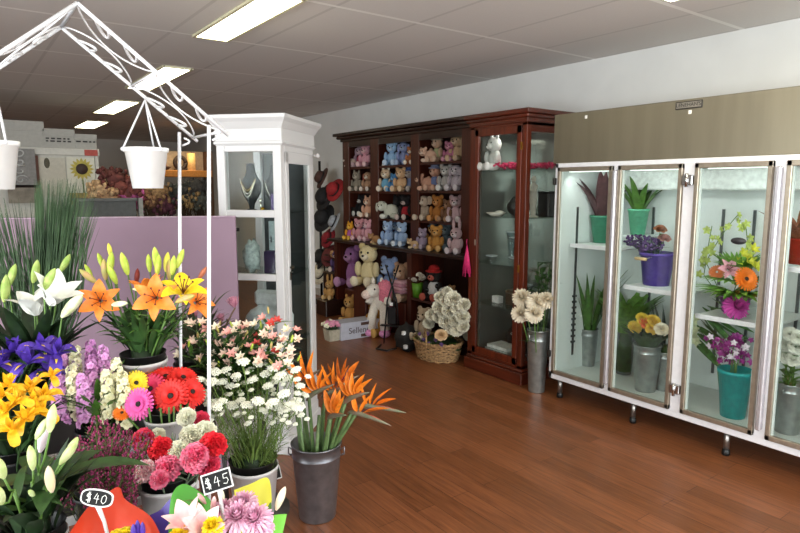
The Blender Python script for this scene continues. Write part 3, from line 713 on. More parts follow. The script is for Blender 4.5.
# bird of paradise in the tall zinc bucket on the floor
ZINC = M('86868c', .32, .8, var=.15, scale=18); GALV = M('a4a9a8', .35, .8, var=.14, scale=18)
def zinc(label, c, r, h, mat=ZINC, grp=None, s_ring=True):
    t = T('zinc_bucket', label, 'bucket', c, grp)
    p = [(0, 0), (r*.72, 0), (r*.74, .006), (r*.955, h*.82), (r*.975, h*.83), (r*.975, h*.845), (r*.96, h*.855), (r*.985, h-.008), (r*1.02, h-.006), (r*1.02, h), (r*.97, h), (r*.7, .012), (0, .012)]
    P('bucket_body', G().lathe(p, 32), mat, t)
    for k in (-1, 1): P('ear_handle', G().tube([(k*r*.99, 0, h*.9), (k*r*1.12, 0, h*.93), (k*r*1.12, 0, h*.84), (k*r*.98, 0, h*.82)], .004, 6), mat, t)
    return t
bc = Vector((1.316, 2.468, 0)); zb = zinc('tall dark zinc bucket on the floor holding the bird of paradise flowers', bc, .121, .378); zb.rotation_euler = (0, 0, -YAW)
ORG = M('f28420', .5, var=.15, scale=60); BLUE = M('3c3f9a', .4); SPATH = M('6d7d62', .45, var=.25, scale=15, c2='8b7a68'); SEDGE = M('b0503a', .5)
def strel(label, px_, py_, D, sx, su, st, n=4, L=.17, s=1.0, lean=0.0):
    tip = at(px_, py_, D); a = rnd.random()*6.28; base = bc+Vector((.05*math.cos(a), .05*math.sin(a), .02))
    base = base+(tip-bc).normalized()*0
    t = T('bird_of_paradise', label, 'flower', base, 'bird of paradise stems in the zinc bucket'); e = tip-base
    X = cdir(sx, su, st); Z = Vector((0, 0, 1)); Z = (Z-X*Z.dot(X)).normalized(); Y = Z.cross(X)
    mm = Matrix((X, Y, Z)).transposed().to_4x4(); mm.translation = e
    o_ = Vector((tip.x-bc.x, tip.y-bc.y, 0)); o_ = o_*min(.5, .08/max(.001, o_.length)); rim = bc+o_+Vector((0, 0, .34))-base
    P('stem', G().tube([(0, 0, 0), rim*.6, rim*1.0, e*.55+rim*.45, e], [.010, .010, .010, .009, .008], 7), M('5f7a48', .5, var=.2), t)
    g = G(); g.M = mm; n_ = 8
    g.tube([(-.02, 0, -.01), (0, 0, 0), (.03, 0, .006), (L*.5, 0, .006), (L*.8, 0, .003), (L, 0, 0)], [.005, .011, .013, .010, .006, .001], 10); sp = P('spathe', g, SPATH, t)
    g = G(); g.M = mm; g.tube([(.0, 0, .012), (L*.5, 0, .016), (L*.9, 0, .004)], [.003, .003, .001], 6); P('spathe_edge', g, SEDGE, sp)
    for k in range(n):
        an = 32+k*(78/max(1, n-1))+rnd.uniform(-6, 6); g = G(); g.M = mm @ Matrix.Translation((.02+.012*(n-k), 0, .012)) @ Euler((rnd.uniform(-.35, .35), 0, 0)).to_matrix().to_4x4()
        g.petal(.125*s*rnd.uniform(.85, 1.1), .042, 0, an, an+rnd.uniform(-12, 12), LAN, .55, 0, 0, 6, 1); P('sepal', g, ORG, t)
    g = G(); g.M = mm @ Matrix.Translation((.04, .003, .01)); g.petal(.08*s, .010, 0, 42, 36, LAN, .5, 0, 0, 5, 1); P('tongue', g, BLUE, t, 'blue tongue petal')
SL = [('bird of paradise flower farthest right with a long beak pointing right', 361, 397, 2.86, .95, -.12, .1, 4, .22), ('bird of paradise flower with beak pointing down to the right, under the farthest right one', 352, 403, 2.78, .9, -.22, .35, 3, .2),
      ('bird of paradise flower at the upper left of the bunch', 309, 388, 2.78, .75, .42, .3, 5, .15), ('bird of paradise flower at the top middle of the bunch', 325, 385, 2.85, .85, .25, .1, 5, .16),
      ('bird of paradise flower at the back of the bunch, top right', 336, 380, 2.98, .6, .3, -.4, 4, .14), ('bird of paradise flower low in the middle of the bunch', 330, 408, 2.74, .55, .2, .6, 4, .13),
      ('bird of paradise flower leaning left over the yarrow', 301, 377, 2.82, .5, .45, .2, 4, .13), ('bird of paradise flower facing the viewer at the centre right', 346, 392, 2.76, .7, .35, .5, 5, .15)]
for a in SL: strel(a[0], a[1], a[2]+9, *a[3:])

# ------------------------------------------------------------------ lilies
ORP = M('f0852c', .5, var=.1, scale=60, sub=0); YEP = M('f2d21e', .5, var=.1, scale=60); WHP = M('f0f0ea', .5, var=.04); CRM = M('f0ecc8', .5, var=.06, scale=40)
BUDG = M('a8bf3c', .5, var=.2, scale=30, c2='c9cf58'); BUDP = M('c7a06a', .5, var=.2, scale=30, c2='a8b050'); BUDW = M('e8e8c8', .5, var=.1, c2='c2d08a'); BUDL = M('b4c878', .5, var=.12, scale=20, c2='dfe6b8'); ANTH = M('6a3216', .6); YANTH = M('c87820', .6); REDB = M('8c2a1e', .5)
BUDGR = M('8fae4e', .5, var=.15, scale=30, c2='bccb78')
def lily(label, bk, items, leaves=7, grp=None, joint=None, leafmat=GREEN, s=1, leafs=1):
    """items: (kind, px, py, D, dir, material, size)"""
    base = inb(bk); tips = [at(i[1], i[2], i[3]) for i in items]
    c, r, zr = BUCK[bk]
    jt = sum(tips, Vector())/len(tips); jt = Vector((c.x, c.y, zr))*.35+jt*.65; jt.z = zr+(min(v.z for v in tips)-zr)*.6 if joint is None else joint
    t = T('lily_stem', label, 'lily', base, grp)
    rim = Vector((c.x, c.y, zr))+(jt-Vector((c.x, c.y, jt.z)))*.4
    main = [Vector((0, 0, 0)), rim-base, (rim*.5+jt*.5)-base, jt-base]
    g = G().tube(main, .0042, 7)
    for k, i in enumerate(items):
        d = Vector(i[4]); L_ = i[6]; a = jt-base; b_ = tips[k]-base
        g.tube([a, a*.5+(b_-d*.02)*.5+Vector((0, 0, -.008)), b_], .0026, 6)
    P('stem', g, STEMG, t)
    for k, i in enumerate(items):
        e = tips[k]-base
        if i[0] == 'open':
            h = bloom(t, 'bloom', 'lily_petals', f_lily, i[5], e, i[4], i[6], rnd.random()*6); PC('stamens', cached('lily_stamens', f_lilyst, ANTH), h)
        elif i[0] == 'half':
            bloom(t, 'bloom', 'half_lily', lambda q: f_lily(q, .45), i[5], e, i[4], i[6], rnd.random()*6)
        else: bloom(t, 'bud', 'lily_bud', f_bud, i[5], e, i[4], i[6], rnd.random()*6)
    pl = [main[1]*(1-u)+main[3]*u for u in [.05+.95*q/max(1, leaves) for q in range(leaves)]]
    for k, q in enumerate(pl): PC('leaf', cached('lily_leaf', f_leaf, leafmat), t, None, q, Quaternion((0, 0, 1), k*2.4+rnd.random()) , leafs*rnd.uniform(.75, 1.15))
    return t
GL = 'lilies in the bucket before the purple partition'
U = cdir
lily('orange lily facing right on the left side of the lily bucket', 'lily', [('open', 101, 301, 2.12, U(.25, .15, .9), ORP, 1.0), ('bud', 112, 305, 2.08, U(1, .12, .3), BUDW, .9), ('bud', 97, 283, 2.16, U(-.6, .55, .2), BUDP, 1.0)], 8, GL)
lily('orange lily facing the viewer in the middle of the lily bucket', 'lily', [('open', 157, 298, 2.06, U(.15, .15, .95), ORP, 1.08), ('bud', 146, 290, 2.12, U(-.9, .1, .3), BUDW, .6)], 8, GL)
lily('half open orange lily standing upright behind the front orange lily', 'lily', [('half', 149, 297, 2.14, U(-.15, 1, .1), ORP, 1.1), ('bud', 157, 275, 2.18, U(.1, 1, 0), BUDG, 1.0)], 6, GL)
lily('bright yellow lily at the upper right of the lily bucket', 'lily', [('open', 183, 295, 2.07, U(.2, .75, .5), YEP, 1.15), ('bud', 176, 302, 2.02, U(.9, .3, .3), BUDP, 1.05), ('bud', 172, 275, 2.16, U(.1, 1, 0), BUDG, .95)], 7, GL)
lily('orange lily mostly hidden behind the yellow lily', 'lily', [('open', 195, 303, 2.27, U(.6, .3, .5), ORP, .95), ('bud', 198, 280, 2.27, U(.5, .8, 0), M('b86a4a', .5), .8)], 4, GL)
lily('lily stem of upright green buds at the upper left of the lily bucket', 'lily', [('bud', 106, 280, 2.22, U(-.1, 1, 0), BUDP, 1.05), ('bud', 109, 274, 2.20, U(.12, 1, 0), BUDG, 1.1), ('bud', 103, 268, 2.24, U(-.35, 1, 0), BUDG, .8), ('bud', 92, 276, 2.24, U(-.5, .8, 0), BUDG, .7), ('bud', 117, 284, 2.16, U(-.3, 1, .3), BUDG, 1.0), ('bud', 111, 257, 2.22, U(-.15, 1, .1), M('d9cf4a', .5), .7)], 6, GL)
lily('lily stem with one tall green bud in the centre of the lily bucket', 'lily', [('bud', 128, 275, 2.20, U(-.25, 1, .1), BUDG, 1.15), ('bud', 136, 284, 2.26, U(.1, 1, 0), REDB, .8)], 10, GL)
lily('lily stem of tall yellow green buds above the yellow lily', 'lily', [('bud', 157, 269, 2.22, U(-.08, 1, .1), BUDG, 1.1), ('bud', 166, 272, 2.24, U(.1, 1, 0), M('d9cf4a', .5), 1.0), ('bud', 177, 268, 2.24, U(.35, 1, 0), BUDG, 1.0), ('bud', 150, 272, 2.24, U(-.1, 1, 0), BUDG, .9), ('bud', 170, 281, 2.22, U(0, 1, .1), BUDP, 1.1)], 8, GL)
GW = 'white lilies at the left of the display'
lily('white lily opening upright with a tall bud, left of the white lily pair', 'wlily', [('half', 37, 315, 2.12, U(-.1, 1, .3), WHP, 1.35), ('bud', 33, 283, 2.14, U(.25, 1, .1), BUDGR, 1.15)], 5, GW, .98, DGREEN, 1, 1.4)
lily('white lily opening towards the right below the green buds', 'wlily', [('half', 50, 304, 2.06, U(.55, .8, .3), WHP, 1.5), ('bud', 44, 290, 2.04, U(.55, .85, .2), BUDGR, 1.2), ('bud', 60, 272, 2.2, U(.5, .9, 0), BUDGR, 1.0)], 5, GW, .98, DGREEN, 1, 1.4)
lily('fat cream lily bud pointing up to the right beside the orange lily', 'wlily', [('bud', 62, 317, 2.04, U(.72, .68, .2), BUDW, 1.55)], 5, GW, .95, DGREEN, 1, 1.4)
lily('pale green pair of lily buds at the left edge above the irises', 'wlily', [('bud', 4, 302, 2.1, U(.15, 1, .1), BUDGR, 1.3), ('bud', 9, 286, 2.14, U(.3, 1, 0), BUDGR, 1.1)], 4, GW, .98, DGREEN, 1, 1.4)
GBD = 'lilies in bud in the lower left corner'
BT = [('lily stem with a tall slanting green bud and a whitish bud', [('bud', 50, 432, 1.44, U(.2, 1, .1), BUDL, .95), ('bud', 36, 439, 1.46, U(.5, .8, .1), BUDL, .85), ('bud', 40, 452, 1.52, U(.25, 1, .1), M('dccbd2', .5), 1.1)]),
      ('lily stem with two upright round buds in the lower left corner', [('bud', 33, 470, 1.42, U(0, 1, .2), BUDL, .85), ('bud', 34, 497, 1.40, U(.1, .6, .6), BUDL, .5)]),
      ('lily stem with fat green buds cut by the left edge', [('bud', 4, 478, 1.36, U(.1, .8, .5), BUDL, .95), ('bud', 2, 504, 1.34, U(.2, .7, .5), BUDL, .9)]),
      ('lily stem with twin buds pointing up to the right, beside the heather', [('bud', 60, 464, 1.46, U(.6, .8, .1), BUDL, .9), ('bud', 66, 460, 1.48, U(.5, .9, .1), BUDL, .9)]),
      ('lily stem with one fat pinkish bud leaning towards the $40 sign', [('bud', 52, 492, 1.40, U(.05, 1, .3), M('d3d2a4', .5, c2='dcbfae'), .95)])]
for lb, it in BT: lily(lb, 'buds', it, 4, GBD, .9, DGREEN, 1, 1.1)
f = G()
for k in range(5): f.petal(.17+.02*k, .075, .6+k*1.3, 40, -15, LAN, .15, .0, .0, 7, 2)
bl = T('broad_leaf_foliage', 'broad dark green leaves hanging below the lily buds in the lower left', 'foliage', BUCK['buds'][0]); 
P('stem', G().tube([(0, 0, 0), (.03, .0, .3), (.05, .03, .40)], .004, 6), STEMG, bl); P('leaves', f, DGREEN, bl, loc=(.05, .03, .39))

# ------------------------------------------------------------------ irises
PUR = M('4c2f9a', .5, var=.2, scale=40); YIR = M('f0b81c', .5, var=.12, scale=40); YSIG = M('f0c23a', .5)
IR = [(14, 352, 2.02, .2, .5), (42, 349, 2.0, .3, .6), (56, 354, 1.98, .5, .5), (30, 362, 1.96, -.1, .6), (2, 364, 1.98, 0, .5), (48, 371, 1.99, .3, .3)]
il = ['upper left', 'top middle', 'farthest right', 'low front', 'cut by the left edge', 'lower right']
for k, (x, y, D, r_, u_) in enumerate(IR):
    flower('iris_stem', 'deep purple iris with yellow throat, %s of the purple irises' % il[k], 'iris', 'purple irises', inb('iris'), at(x, y, D), U(r_, .8, u_), [('bloom', 'iris_petals', f_iris, PUR), ('throat', 'iris_throat', f_irissig, YSIG)], DGREEN, .003, 1.15, 3, DGREEN, ('lily_leaf', f_leaf), 1.3)
IR = [(8, 385, 1.75), (30, 388, 1.78), (16, 402, 1.70), (34, 404, 1.72), (6, 412, 1.68), (26, 418, 1.68), (44, 396, 1.76), (40, 412, 1.72), (12, 430, 1.64), (2, 396, 1.72), (52, 376, 1.85)]
il = ['top left', 'top middle', 'centre left', 'centre', 'left edge', 'front middle', 'top right', 'lower right', 'lowest', 'far left edge', 'small and high behind the pink stocks']
for k, (x, y, D) in enumerate(IR):
    flower('yellow_iris_stem', 'golden yellow iris, %s of the yellow irises' % il[k], 'iris', 'yellow irises', inb('yiris'), at(x, y, D), U(rnd.uniform(-.4, .4), .8, .5), [('bloom', 'iris_petals', f_iris, YIR)], DGREEN, .003, .8 if k < 10 else .6, 2, DGREEN, ('lily_leaf', f_leaf), .9)

# ------------------------------------------------------------------ stocks
PK = M('dfa0d6', .6, var=.15, scale=60); CR = M('f0ecc6', .6, var=.08, scale=60); PK2 = M('c884c0', .6, var=.15, scale=60)
ST = [(58, 398, 1.98, 'p', 'lowest pink stock at the left of the pink and cream stocks'), (74, 392, 2.0, 'c', 'cream stock second from the left'), (93, 388, 2.04, 'p', 'pink stock in the middle of the pink and cream stocks'), (92, 366, 2.1, 'q', 'tallest mauve stock at the centre back'),
      (106, 372, 2.08, 'p', 'pink stock behind the right-hand cream stocks'), (108, 396, 2.0, 'c', 'broad cream stock at the front right'), (118, 384, 2.04, 'c', 'cream stock above the yellow gerbera'), (124, 398, 2.0, 'c', 'cream stock nearest the pink gerbera'), (66, 379, 2.08, 'p', 'small pink stock at the back left'), (75, 372, 2.08, 'c', 'slim cream stock at the back left'), (84, 400, 1.98, 'p', 'low pink stock in the front middle')]
for k, (x, y, D, c_, lb) in enumerate(ST):
    tip = at(x, y, D)
    flower('stock_stem', lb, 'stock flower', 'stocks in the middle of the stand', inb('stock'), tip, Vector((rnd.uniform(-.1, .1), rnd.uniform(-.1, .1), 1)), [('flower_spike', 'stock_spike', f_stock, {'p': PK, 'q': PK2, 'c': CR}[c_])], STEMG, .003, 1.1, 3, GREEN, ('lily_leaf', f_leaf), .7)

# ------------------------------------------------------------------ gerberas
GRED = M('d81a12', .5, var=.1, scale=60); GPNK = M('ee5cae', .5, var=.1, scale=60); GMAG = M('d02456', .5, var=.1, scale=60); GORA = M('f07a1c', .5, var=.1); GYEL = M('f4cf20', .5, var=.1); GCEN = M('1c110c', .7, var=.3, scale=300)
GR = [(171, 396, 2.02, .05, .35, .95, GRED, 'big red gerbera facing the viewer with a dark centre', 1.08), (139, 404, 1.98, -.15, .2, .95, GPNK, 'bright pink gerbera at the left of the gerbera bucket', .98), (151, 389, 2.06, -.1, .4, .9, GMAG, 'crimson pink gerbera behind the bright pink one', 1.0),
      (166, 377, 2.12, .1, .9, .4, GRED, 'red gerbera tilted upwards at the back of the bucket', 1.05), (183, 378, 2.12, .4, .8, .4, GRED, 'red gerbera at the upper right of the gerbera bucket', 1.0), (192, 392, 2.06, .7, .5, .5, GRED, 'red gerbera turned right towards the yarrow', .95),
      (186, 401, 2.1, .8, .2, .5, GRED, 'red gerbera half hidden low at the right of the bucket', .85), (141, 376, 2.14, -.3, .9, .3, GORA, 'orange gerbera lying flat at the back left of the gerberas', .9), (136, 383, 2.04, .5, .4, .7, GYEL, 'small yellow gerbera next to the cream stocks', .8), (155, 374, 2.16, 0, .95, .2, GRED, 'flat red gerbera under the lily bucket', .95), (122, 413, 1.98, .2, .7, .6, GORA, 'small orange gerbera below the cream stocks', .55)]
for x, y, D, r_, u_, t_, mt, lb, s_ in GR:
    flower('gerbera', lb, 'gerbera', 'gerberas', inb('gerb'), at(x, y, D), U(r_, u_, t_), [('flower_head', 'gerbera_petals', f_gerb, mt), ('inner_ring', 'gerbera_ring', f_gring, mt), ('centre', 'gerbera_centre', f_gcen, GCEN)], STEMG, .0035, s_)
for k in range(16):
    c, r, z = BUCK['gerb']; a = k*2.4; b_ = c+Vector((r*1.1*math.cos(a), r*1.1*math.sin(a), 0))
    g = G().tube([(0, 0, 0), (.02*math.cos(a), .02*math.sin(a), .15), (.03*math.cos(a), .03*math.sin(a), .235)], .0032, 6)
    TM('cut_gerbera', g, STEMG, 'bare green gerbera stem standing in the gerbera bucket', 'stem', b_, 'bare gerbera stems')

# ------------------------------------------------------------------ carnations
CRD = M('f02838', .6, var=.15, scale=60); CPK = M('ff5c88', .6, var=.2, scale=60, c2='ff9cb8'); CSP = M('ee8c9c', .6, var=.1, scale=120, c2='fff0ee'); CYE = M('fffae0', .6, var=.08, scale=60); CRR = M('f24466', .6, var=.15, scale=60)
CN = [(162, 450, 1.74, CRD, 'red carnation at the left of the carnations', 1.1), (168, 470, 1.70, CPK, 'pink carnation low at the front of the carnations', 1.15), (197, 459, 1.70, CPK, 'large pink carnation in the middle front', 1.25), (214, 446, 1.74, CRD, 'red carnation at the right of the carnations', 1.15), (180, 452, 1.74, CYE, 'pale yellow carnation between the red and pink ones', .95),
      (192, 436, 1.84, CYE, 'pale yellow carnation at the back', 1.0), (205, 432, 1.86, CYE, 'cream carnation behind the right red carnation', 1.0), (145, 441, 1.82, CRR, 'pink carnation at the back left by the heather', 1.05), (146, 472, 1.68, CSP, 'striped pink and white carnation at the far left', .95), (160, 480, 1.66, CPK, 'small pink carnation under the front pink carnation', .8), (208, 465, 1.72, CRR, 'rose pink carnation at the front right', 1.0), (187, 418, 1.9, CYE, 'cream carnation beneath the gerbera bucket', .9), (202, 420, 1.92, CRR, 'rosy carnation at the far back beside the yarrow', .8), (158, 436, 1.86, CYE, 'pale green tinged carnation at the back left', .7)]
for x, y, D, mt, lb, s_ in CN:
    flower('carnation', lb, 'carnation', 'carnations', inb('carn'), at(x, y, D), U(rnd.uniform(-.3, .3), .6, .7), [('flower_head', 'carnation_petals', f_carn, mt)], GREYG, .0025, s_, 2, GREYG, ('lily_leaf', f_leaf), .5)

# ------------------------------------------------------------------ yarrow
YW = M('f0f0e0', .7, var=.06, scale=80); ys = [(226, 374), (243, 366), (258, 368), (274, 372), (288, 382), (211, 386), (230, 390), (252, 384), (268, 390), (284, 398), (240, 402), (258, 404), (296, 404), (204, 398), (222, 404), (215, 376), (280, 380), (300, 390), (266, 378), (236, 380), (290, 416), (298, 424), (210, 410), (246, 414), (232, 416), (262, 360), (250, 374), (222, 386), (272, 408), (284, 428), (198, 384), (296, 374), (278, 418), (216, 420)]
ys = [(x, y-4 if y < 400 else 400+(y-400)*.35) for x, y in ys]
for k, (x, y) in enumerate(ys):
    D = 2.12+.3*((430-y)/75)+rnd.uniform(-.06, .06)
    t = flower('yarrow_stem', 'white yarrow stem with flat flower clusters in the bucket left of the bird of paradise', 'yarrow', 'white yarrow stems', inb('yarr'), at(x, y, D), U(rnd.uniform(-.3, .3), .85, .4), [('flower_cluster', 'yarrow_cluster', f_umbel, YW), ('cluster_stalks', 'yarrow_stalks', f_umbst, STEMG)], M('6f8a42', .6), .0016, rnd.uniform(.62, .85), 0)
    e = at(x, y, D)-t.location; c, r, z = BUCK['yarr']
    for q in range(2):
        o = Vector((rnd.uniform(-.05, .05), rnd.uniform(-.05, .05), rnd.uniform(-.07, -.02)))
        h = bloom(t, 'flower_cluster', 'yarrow_cluster', f_umbel, YW, e+o, U(rnd.uniform(-.3, .3), .85, .4), rnd.uniform(.3, .5)); PC('cluster_stalks', cached('yarrow_stalks', f_umbst, STEMG), h)
    g = G()
    for q in range(44):
        u = rnd.uniform(.35, .97); pnt = e*u; a = rnd.random()*6.28
        g.petal(rnd.uniform(.03, .07), .003, a, rnd.uniform(20, 75), rnd.uniform(0, 60), None, 0, 0, 0, 3, 1)
        for v in range(len(g.v)-12, len(g.v)): g.v[v] = g.v[v]+pnt
    P('leaves', g, M('6c8440', .6, var=.3), t)

# ------------------------------------------------------------------ heather
HP = M('92305c', .7, var=.35, scale=80); HG = M('5c6a38', .7, var=.3)
hs = [(80, 440), (92, 430), (104, 424), (116, 428), (128, 434), (138, 446), (86, 452), (100, 444), (112, 442), (124, 450), (134, 462), (78, 462), (92, 466), (106, 460), (118, 464), (130, 474), (144, 436), (74, 450), (110, 474), (98, 478), (122, 440), (88, 476), (52, 462), (46, 470), (96, 420), (140, 456), (110, 432), (122, 480), (84, 488)]
for k, (x, y) in enumerate(hs+[(x+4, y+7) for x, y in hs[:18]]):
    D = 1.60+.25*((480-y)/60)+rnd.uniform(-.05, .05); b_ = inb('heath'); tip = at(x, y, D); dd = (tip-b_)
    t = T('heather_stem', 'dark pink heather sprig in the bunch behind the orange wrapped bouquet', 'heather', b_, 'heather sprigs')
    h = bloom(t, 'sprig', 'heather_sprig', f_heathg, HG, dd, dd.normalized()+Vector((0, 0, .4)), 1.0, k); PC('blossom', cached('heather_blossom', f_heath, HP), h)
    P('stem', G().tube([(0, 0, 0), dd*.6, dd], .0014, 5), HG, t)

# ------------------------------------------------------------------ alstroemeria and proteas
AP = [M('eec4b2', .5, var=.15, scale=40, c2='f0dcc4'), M('e8a49a', .5, var=.15, scale=40), M('f0e0c8', .5, var=.1), M('c23a30', .5, var=.15)]
as_ = [(186, 350), (200, 342), (213, 348), (226, 338), (240, 330), (252, 344), (262, 330), (276, 338), (286, 350), (232, 352), (245, 356), (268, 352), (220, 362), (206, 362), (256, 362), (280, 362), (292, 336), (270, 322), (196, 330), (212, 330), (290, 362), (240, 342)]
for k, (x, y) in enumerate(as_):
    D = 2.42+.15*((362-y)/40)+rnd.uniform(-.06, .06); tip = at(x, y, D); b_ = inb('alst')
    t = T('alstroemeria_stem', 'pale pink alstroemeria stem in the bunch in front of the white tower cabinet', 'alstroemeria', b_, 'alstroemeria stems'); e = tip-b_
    c, r, z = BUCK['alst']; pts = stem_pts((0, 0, 0), e, .12); P('stem', G().tube(pts, .0024, 6), STEMG, t)
    for q in range(4):
        a = q*1.6+k; o = Vector((.028*math.cos(a), .028*math.sin(a), rnd.uniform(-.015, .03)))
        if (k+q) % 4 == 3: bloom(t, 'bud', 'lily_bud', f_bud, BUDP if k % 2 else BUDG, e+o, o+Vector((0, 0, .06)), .45)
        else: bloom(t, 'bloom', 'alstroemeria_petals', f_alst, AP[3] if (k % 6 == 5 and q < 2) else AP[(k*2+q) % 3], e+o, o*14+U(0, .6, .6), .8, a)
    for q in range(13): PC('leaf', cached('alst_leaf', f_leaf, GREEN if q % 2 else DGREEN), t, None, e*(.5+.038*q), Quaternion((0, 0, 1), q*2.4+k), rnd.uniform(.7, 1.1))
PRM = M('dc9cae', .6, var=.2, scale=60, c2='b86a86')
for k, (x, y, lb) in enumerate([(181, 306, 'pale pink protea beside the yellow lily'), (194, 318, 'dark pink protea half hidden behind the front post'), (235, 308, 'pink protea above the alstroemeria next to the white tower cabinet'), (222, 322, 'small protea right of the front white post'), (206, 312, 'protea head behind the front white post'), (188, 326, 'lowest protea under the yellow lily')]):
    flower('protea_stem', lb, 'protea', 'proteas', inb('prot'), at(x, y, 2.66+.03*k), U(rnd.uniform(-.2, .2), .9, .3), [('flower_head', 'protea_head', f_protea, PRM)], M('6a5040', .6), .004, 1.0 if k in (0, 2) else .75, 8, M('6f4a44', .6, var=.3, c2='566238'), ('lily_leaf', f_leaf), .55)

# ------------------------------------------------------------------ reeds: an uncountable tuft
c, r, z = BUCK['reed']; g = G(); rr = random.Random(21)
for k in range(760):
    left = k % 4 == 0
    x = rr.uniform(-22, 34) if left else rr.uniform(34, 80); yt = rr.uniform(178, 230) if not left else rr.uniform(196, 250)
    if rr.random() < .06: x = rr.uniform(80, 100)
    tip = at(x, yt, 2.6+rr.uniform(-.12, .14)); b_ = Vector((rr.uniform(-.05, .05), rr.uniform(-.05, .05), 0)); e = tip-c
    xl = (b_*.6+Vector((e.x*.55, e.y*.55, e.z*.42)))
    w = rr.uniform(.0014, .0026); g.tube([b_, xl, e*.8+Vector((0, 0, e.z*.0)), e], [w, w, w*.8, w*.2], 4, False)
rt = T('reed_bunch', 'tall bunch of thin dark green reeds standing against the purple partition', 'reeds', c)
o = P('reed_blades', g, M('2c4526', .6, var=.4, scale=12, c2='4d6a44'), rt); o['kind'] = 'stuff'

# ------------------------------------------------------------------ wrapped bouquets and price signs at the front
def wrap(g, c0, c1, r0, r1, lobes=5, jag=.25, n=40, k=8, a0=0, a1=2*PI):
    c0, c1 = Vector(c0), Vector(c1); vs = []; fs = []
    for i in range(k+1):
        t = i/k
        for j in range(n+1):
            a = a0+(a1-a0)*j/n; lob = abs(math.sin(a*lobes/2)); r_ = (r0+(r1-r0)*t**1.3)*(1+.06*math.sin(a*lobes*2)*t)
            p = c0.lerp(c1, t)+Vector((r_*math.cos(a), r_*math.sin(a), (lob**.6-.5)*jag*(t**4)*(r1)))
            vs.append(p)
    for i in range(k):
        for j in range(n): fs.append((i*(n+1)+j, i*(n+1)+j+1, (i+1)*(n+1)+j+1, (i+1)*(n+1)+j))
    return g.add(vs, fs)
OW = M('b42c0c', .45, var=.06, scale=8); PW = M('4a3694', .45, var=.06, scale=8); GWP = M('4a9a34', .45, var=.06, scale=8); YW2 = M('c9c23c', .45, var=.06, scale=8); LGW = M('6ab82e', .45, var=.06, scale=8)
def sheet(g, pts_px, thick=.001):
    """a folded paper sheet through a grid of (px, py, D) points"""
    rows = [[at(*p) for p in row] for row in pts_px]; n = len(rows[0]); S_ = 6
    vs = []; fs = []
    def cr_(p, t):
        k = min(int(t*(len(p)-1)), len(p)-2); u = t*(len(p)-1)-k; a = p[max(k-1, 0)]; b_ = p[k]; c_ = p[k+1]; d_ = p[min(k+2, len(p)-1)]
        return .5*((2*b_)+(c_-a)*u+(2*a-5*b_+4*c_-d_)*u*u+(3*b_-a-3*c_+d_)*u**3)
    W_ = (n-1)*S_; H_ = (len(rows)-1)*S_
    for i in range(H_+1):
        row = [cr_([r_[j] for r_ in rows], i/H_) for j in range(n)]
        for j in range(W_+1): vs.append(cr_(row, j/W_))
    for i in range(H_):
        for j in range(W_): fs.append((i*(W_+1)+j, i*(W_+1)+j+1, (i+1)*(W_+1)+j+1, (i+1)*(W_+1)+j))
    return g.add(vs, fs)
def shift(g, o): g.v = [v-Vector(o) for v in g.v]; return g
b1 = Vector((.235, 1.40, .42))
bq = T('wrapped_bouquet', 'bouquet wrapped in orange paper with purple iris tips, bottom edge behind the $40 sign', 'bouquet', b1)
P('stem_wrap', wrap(G(), (0, 0, 0), (0, 0, .26), .045, .10, 5, .1), OW, bq)
P('orange_paper', shift(sheet(G(), [[(60, 548, 1.40), (84, 512, 1.46), (98, 500, 1.49), (118, 487, 1.52), (126, 500, 1.50), (150, 516, 1.46), (163, 540, 1.42)], [(66, 580, 1.34), (88, 548, 1.40), (102, 538, 1.43), (116, 532, 1.45), (130, 536, 1.44), (148, 546, 1.41), (156, 580, 1.36)], [(80, 610, 1.36), (90, 605, 1.38), (104, 600, 1.40), (116, 600, 1.4), (128, 600, 1.4), (142, 605, 1.38), (150, 615, 1.36)]]), b1), OW, bq)
P('purple_paper', shift(sheet(G(), [[(150, 515, 1.5), (160, 510, 1.50), (173, 500, 1.50), (178, 540, 1.48)], [(150, 560, 1.46), (158, 555, 1.46), (170, 555, 1.46), (176, 575, 1.45)]]), b1), PW, bq, 'purple paper lining')
for x, y, D in ((138, 528, 1.38), (134, 532, 1.37), (143, 530, 1.38)):
    bloom(bq, 'iris_bud', 'lily_bud', f_bud, PUR, at(x, y+8, D)-b1, U(.05, 1, .2), .55)
for x, y in ((126, 534), (118, 536)): bloom(bq, 'flower_head', 'carnation_petals', f_carn, YEP, at(x, y+3, 1.37)-b1, U(0, .8, .5), .6)
b2 = Vector((.45, 1.33, .42))
bq = T('wrapped_bouquet', 'bouquet of pink lilies and chrysanthemums in green and lime paper behind the $45 sign', 'bouquet', b2)
P('stem_wrap', wrap(G(), (0, 0, 0), (0, 0, .26), .045, .10, 5, .1), GWP, bq)
P('green_paper', shift(sheet(G(), [[(168, 545, 1.44), (171, 498, 1.50), (183, 484, 1.53), (200, 492, 1.54), (213, 505, 1.54), (218, 540, 1.48)], [(172, 580, 1.4), (178, 540, 1.44), (188, 530, 1.47), (200, 532, 1.48), (210, 540, 1.48), (216, 570, 1.44)]]), b2), GWP, bq, 'green paper')
P('lime_paper', shift(sheet(G(), [[(234, 490, 1.56), (250, 484, 1.57), (268, 478, 1.58), (272, 500, 1.54)], [(236, 512, 1.53), (250, 515, 1.53), (262, 512, 1.52), (268, 520, 1.5)], [(238, 540, 1.48), (250, 540, 1.48), (262, 540, 1.48), (270, 550, 1.46)]]), b2), YW2, bq, 'yellow green paper')
P('bright_green_paper', shift(sheet(G(), [[(262, 528, 1.42), (272, 516, 1.44), (287, 514, 1.46)], [(262, 545, 1.40), (272, 545, 1.40), (280, 545, 1.42)]]), b2), LGW, bq, 'bright green paper corner')
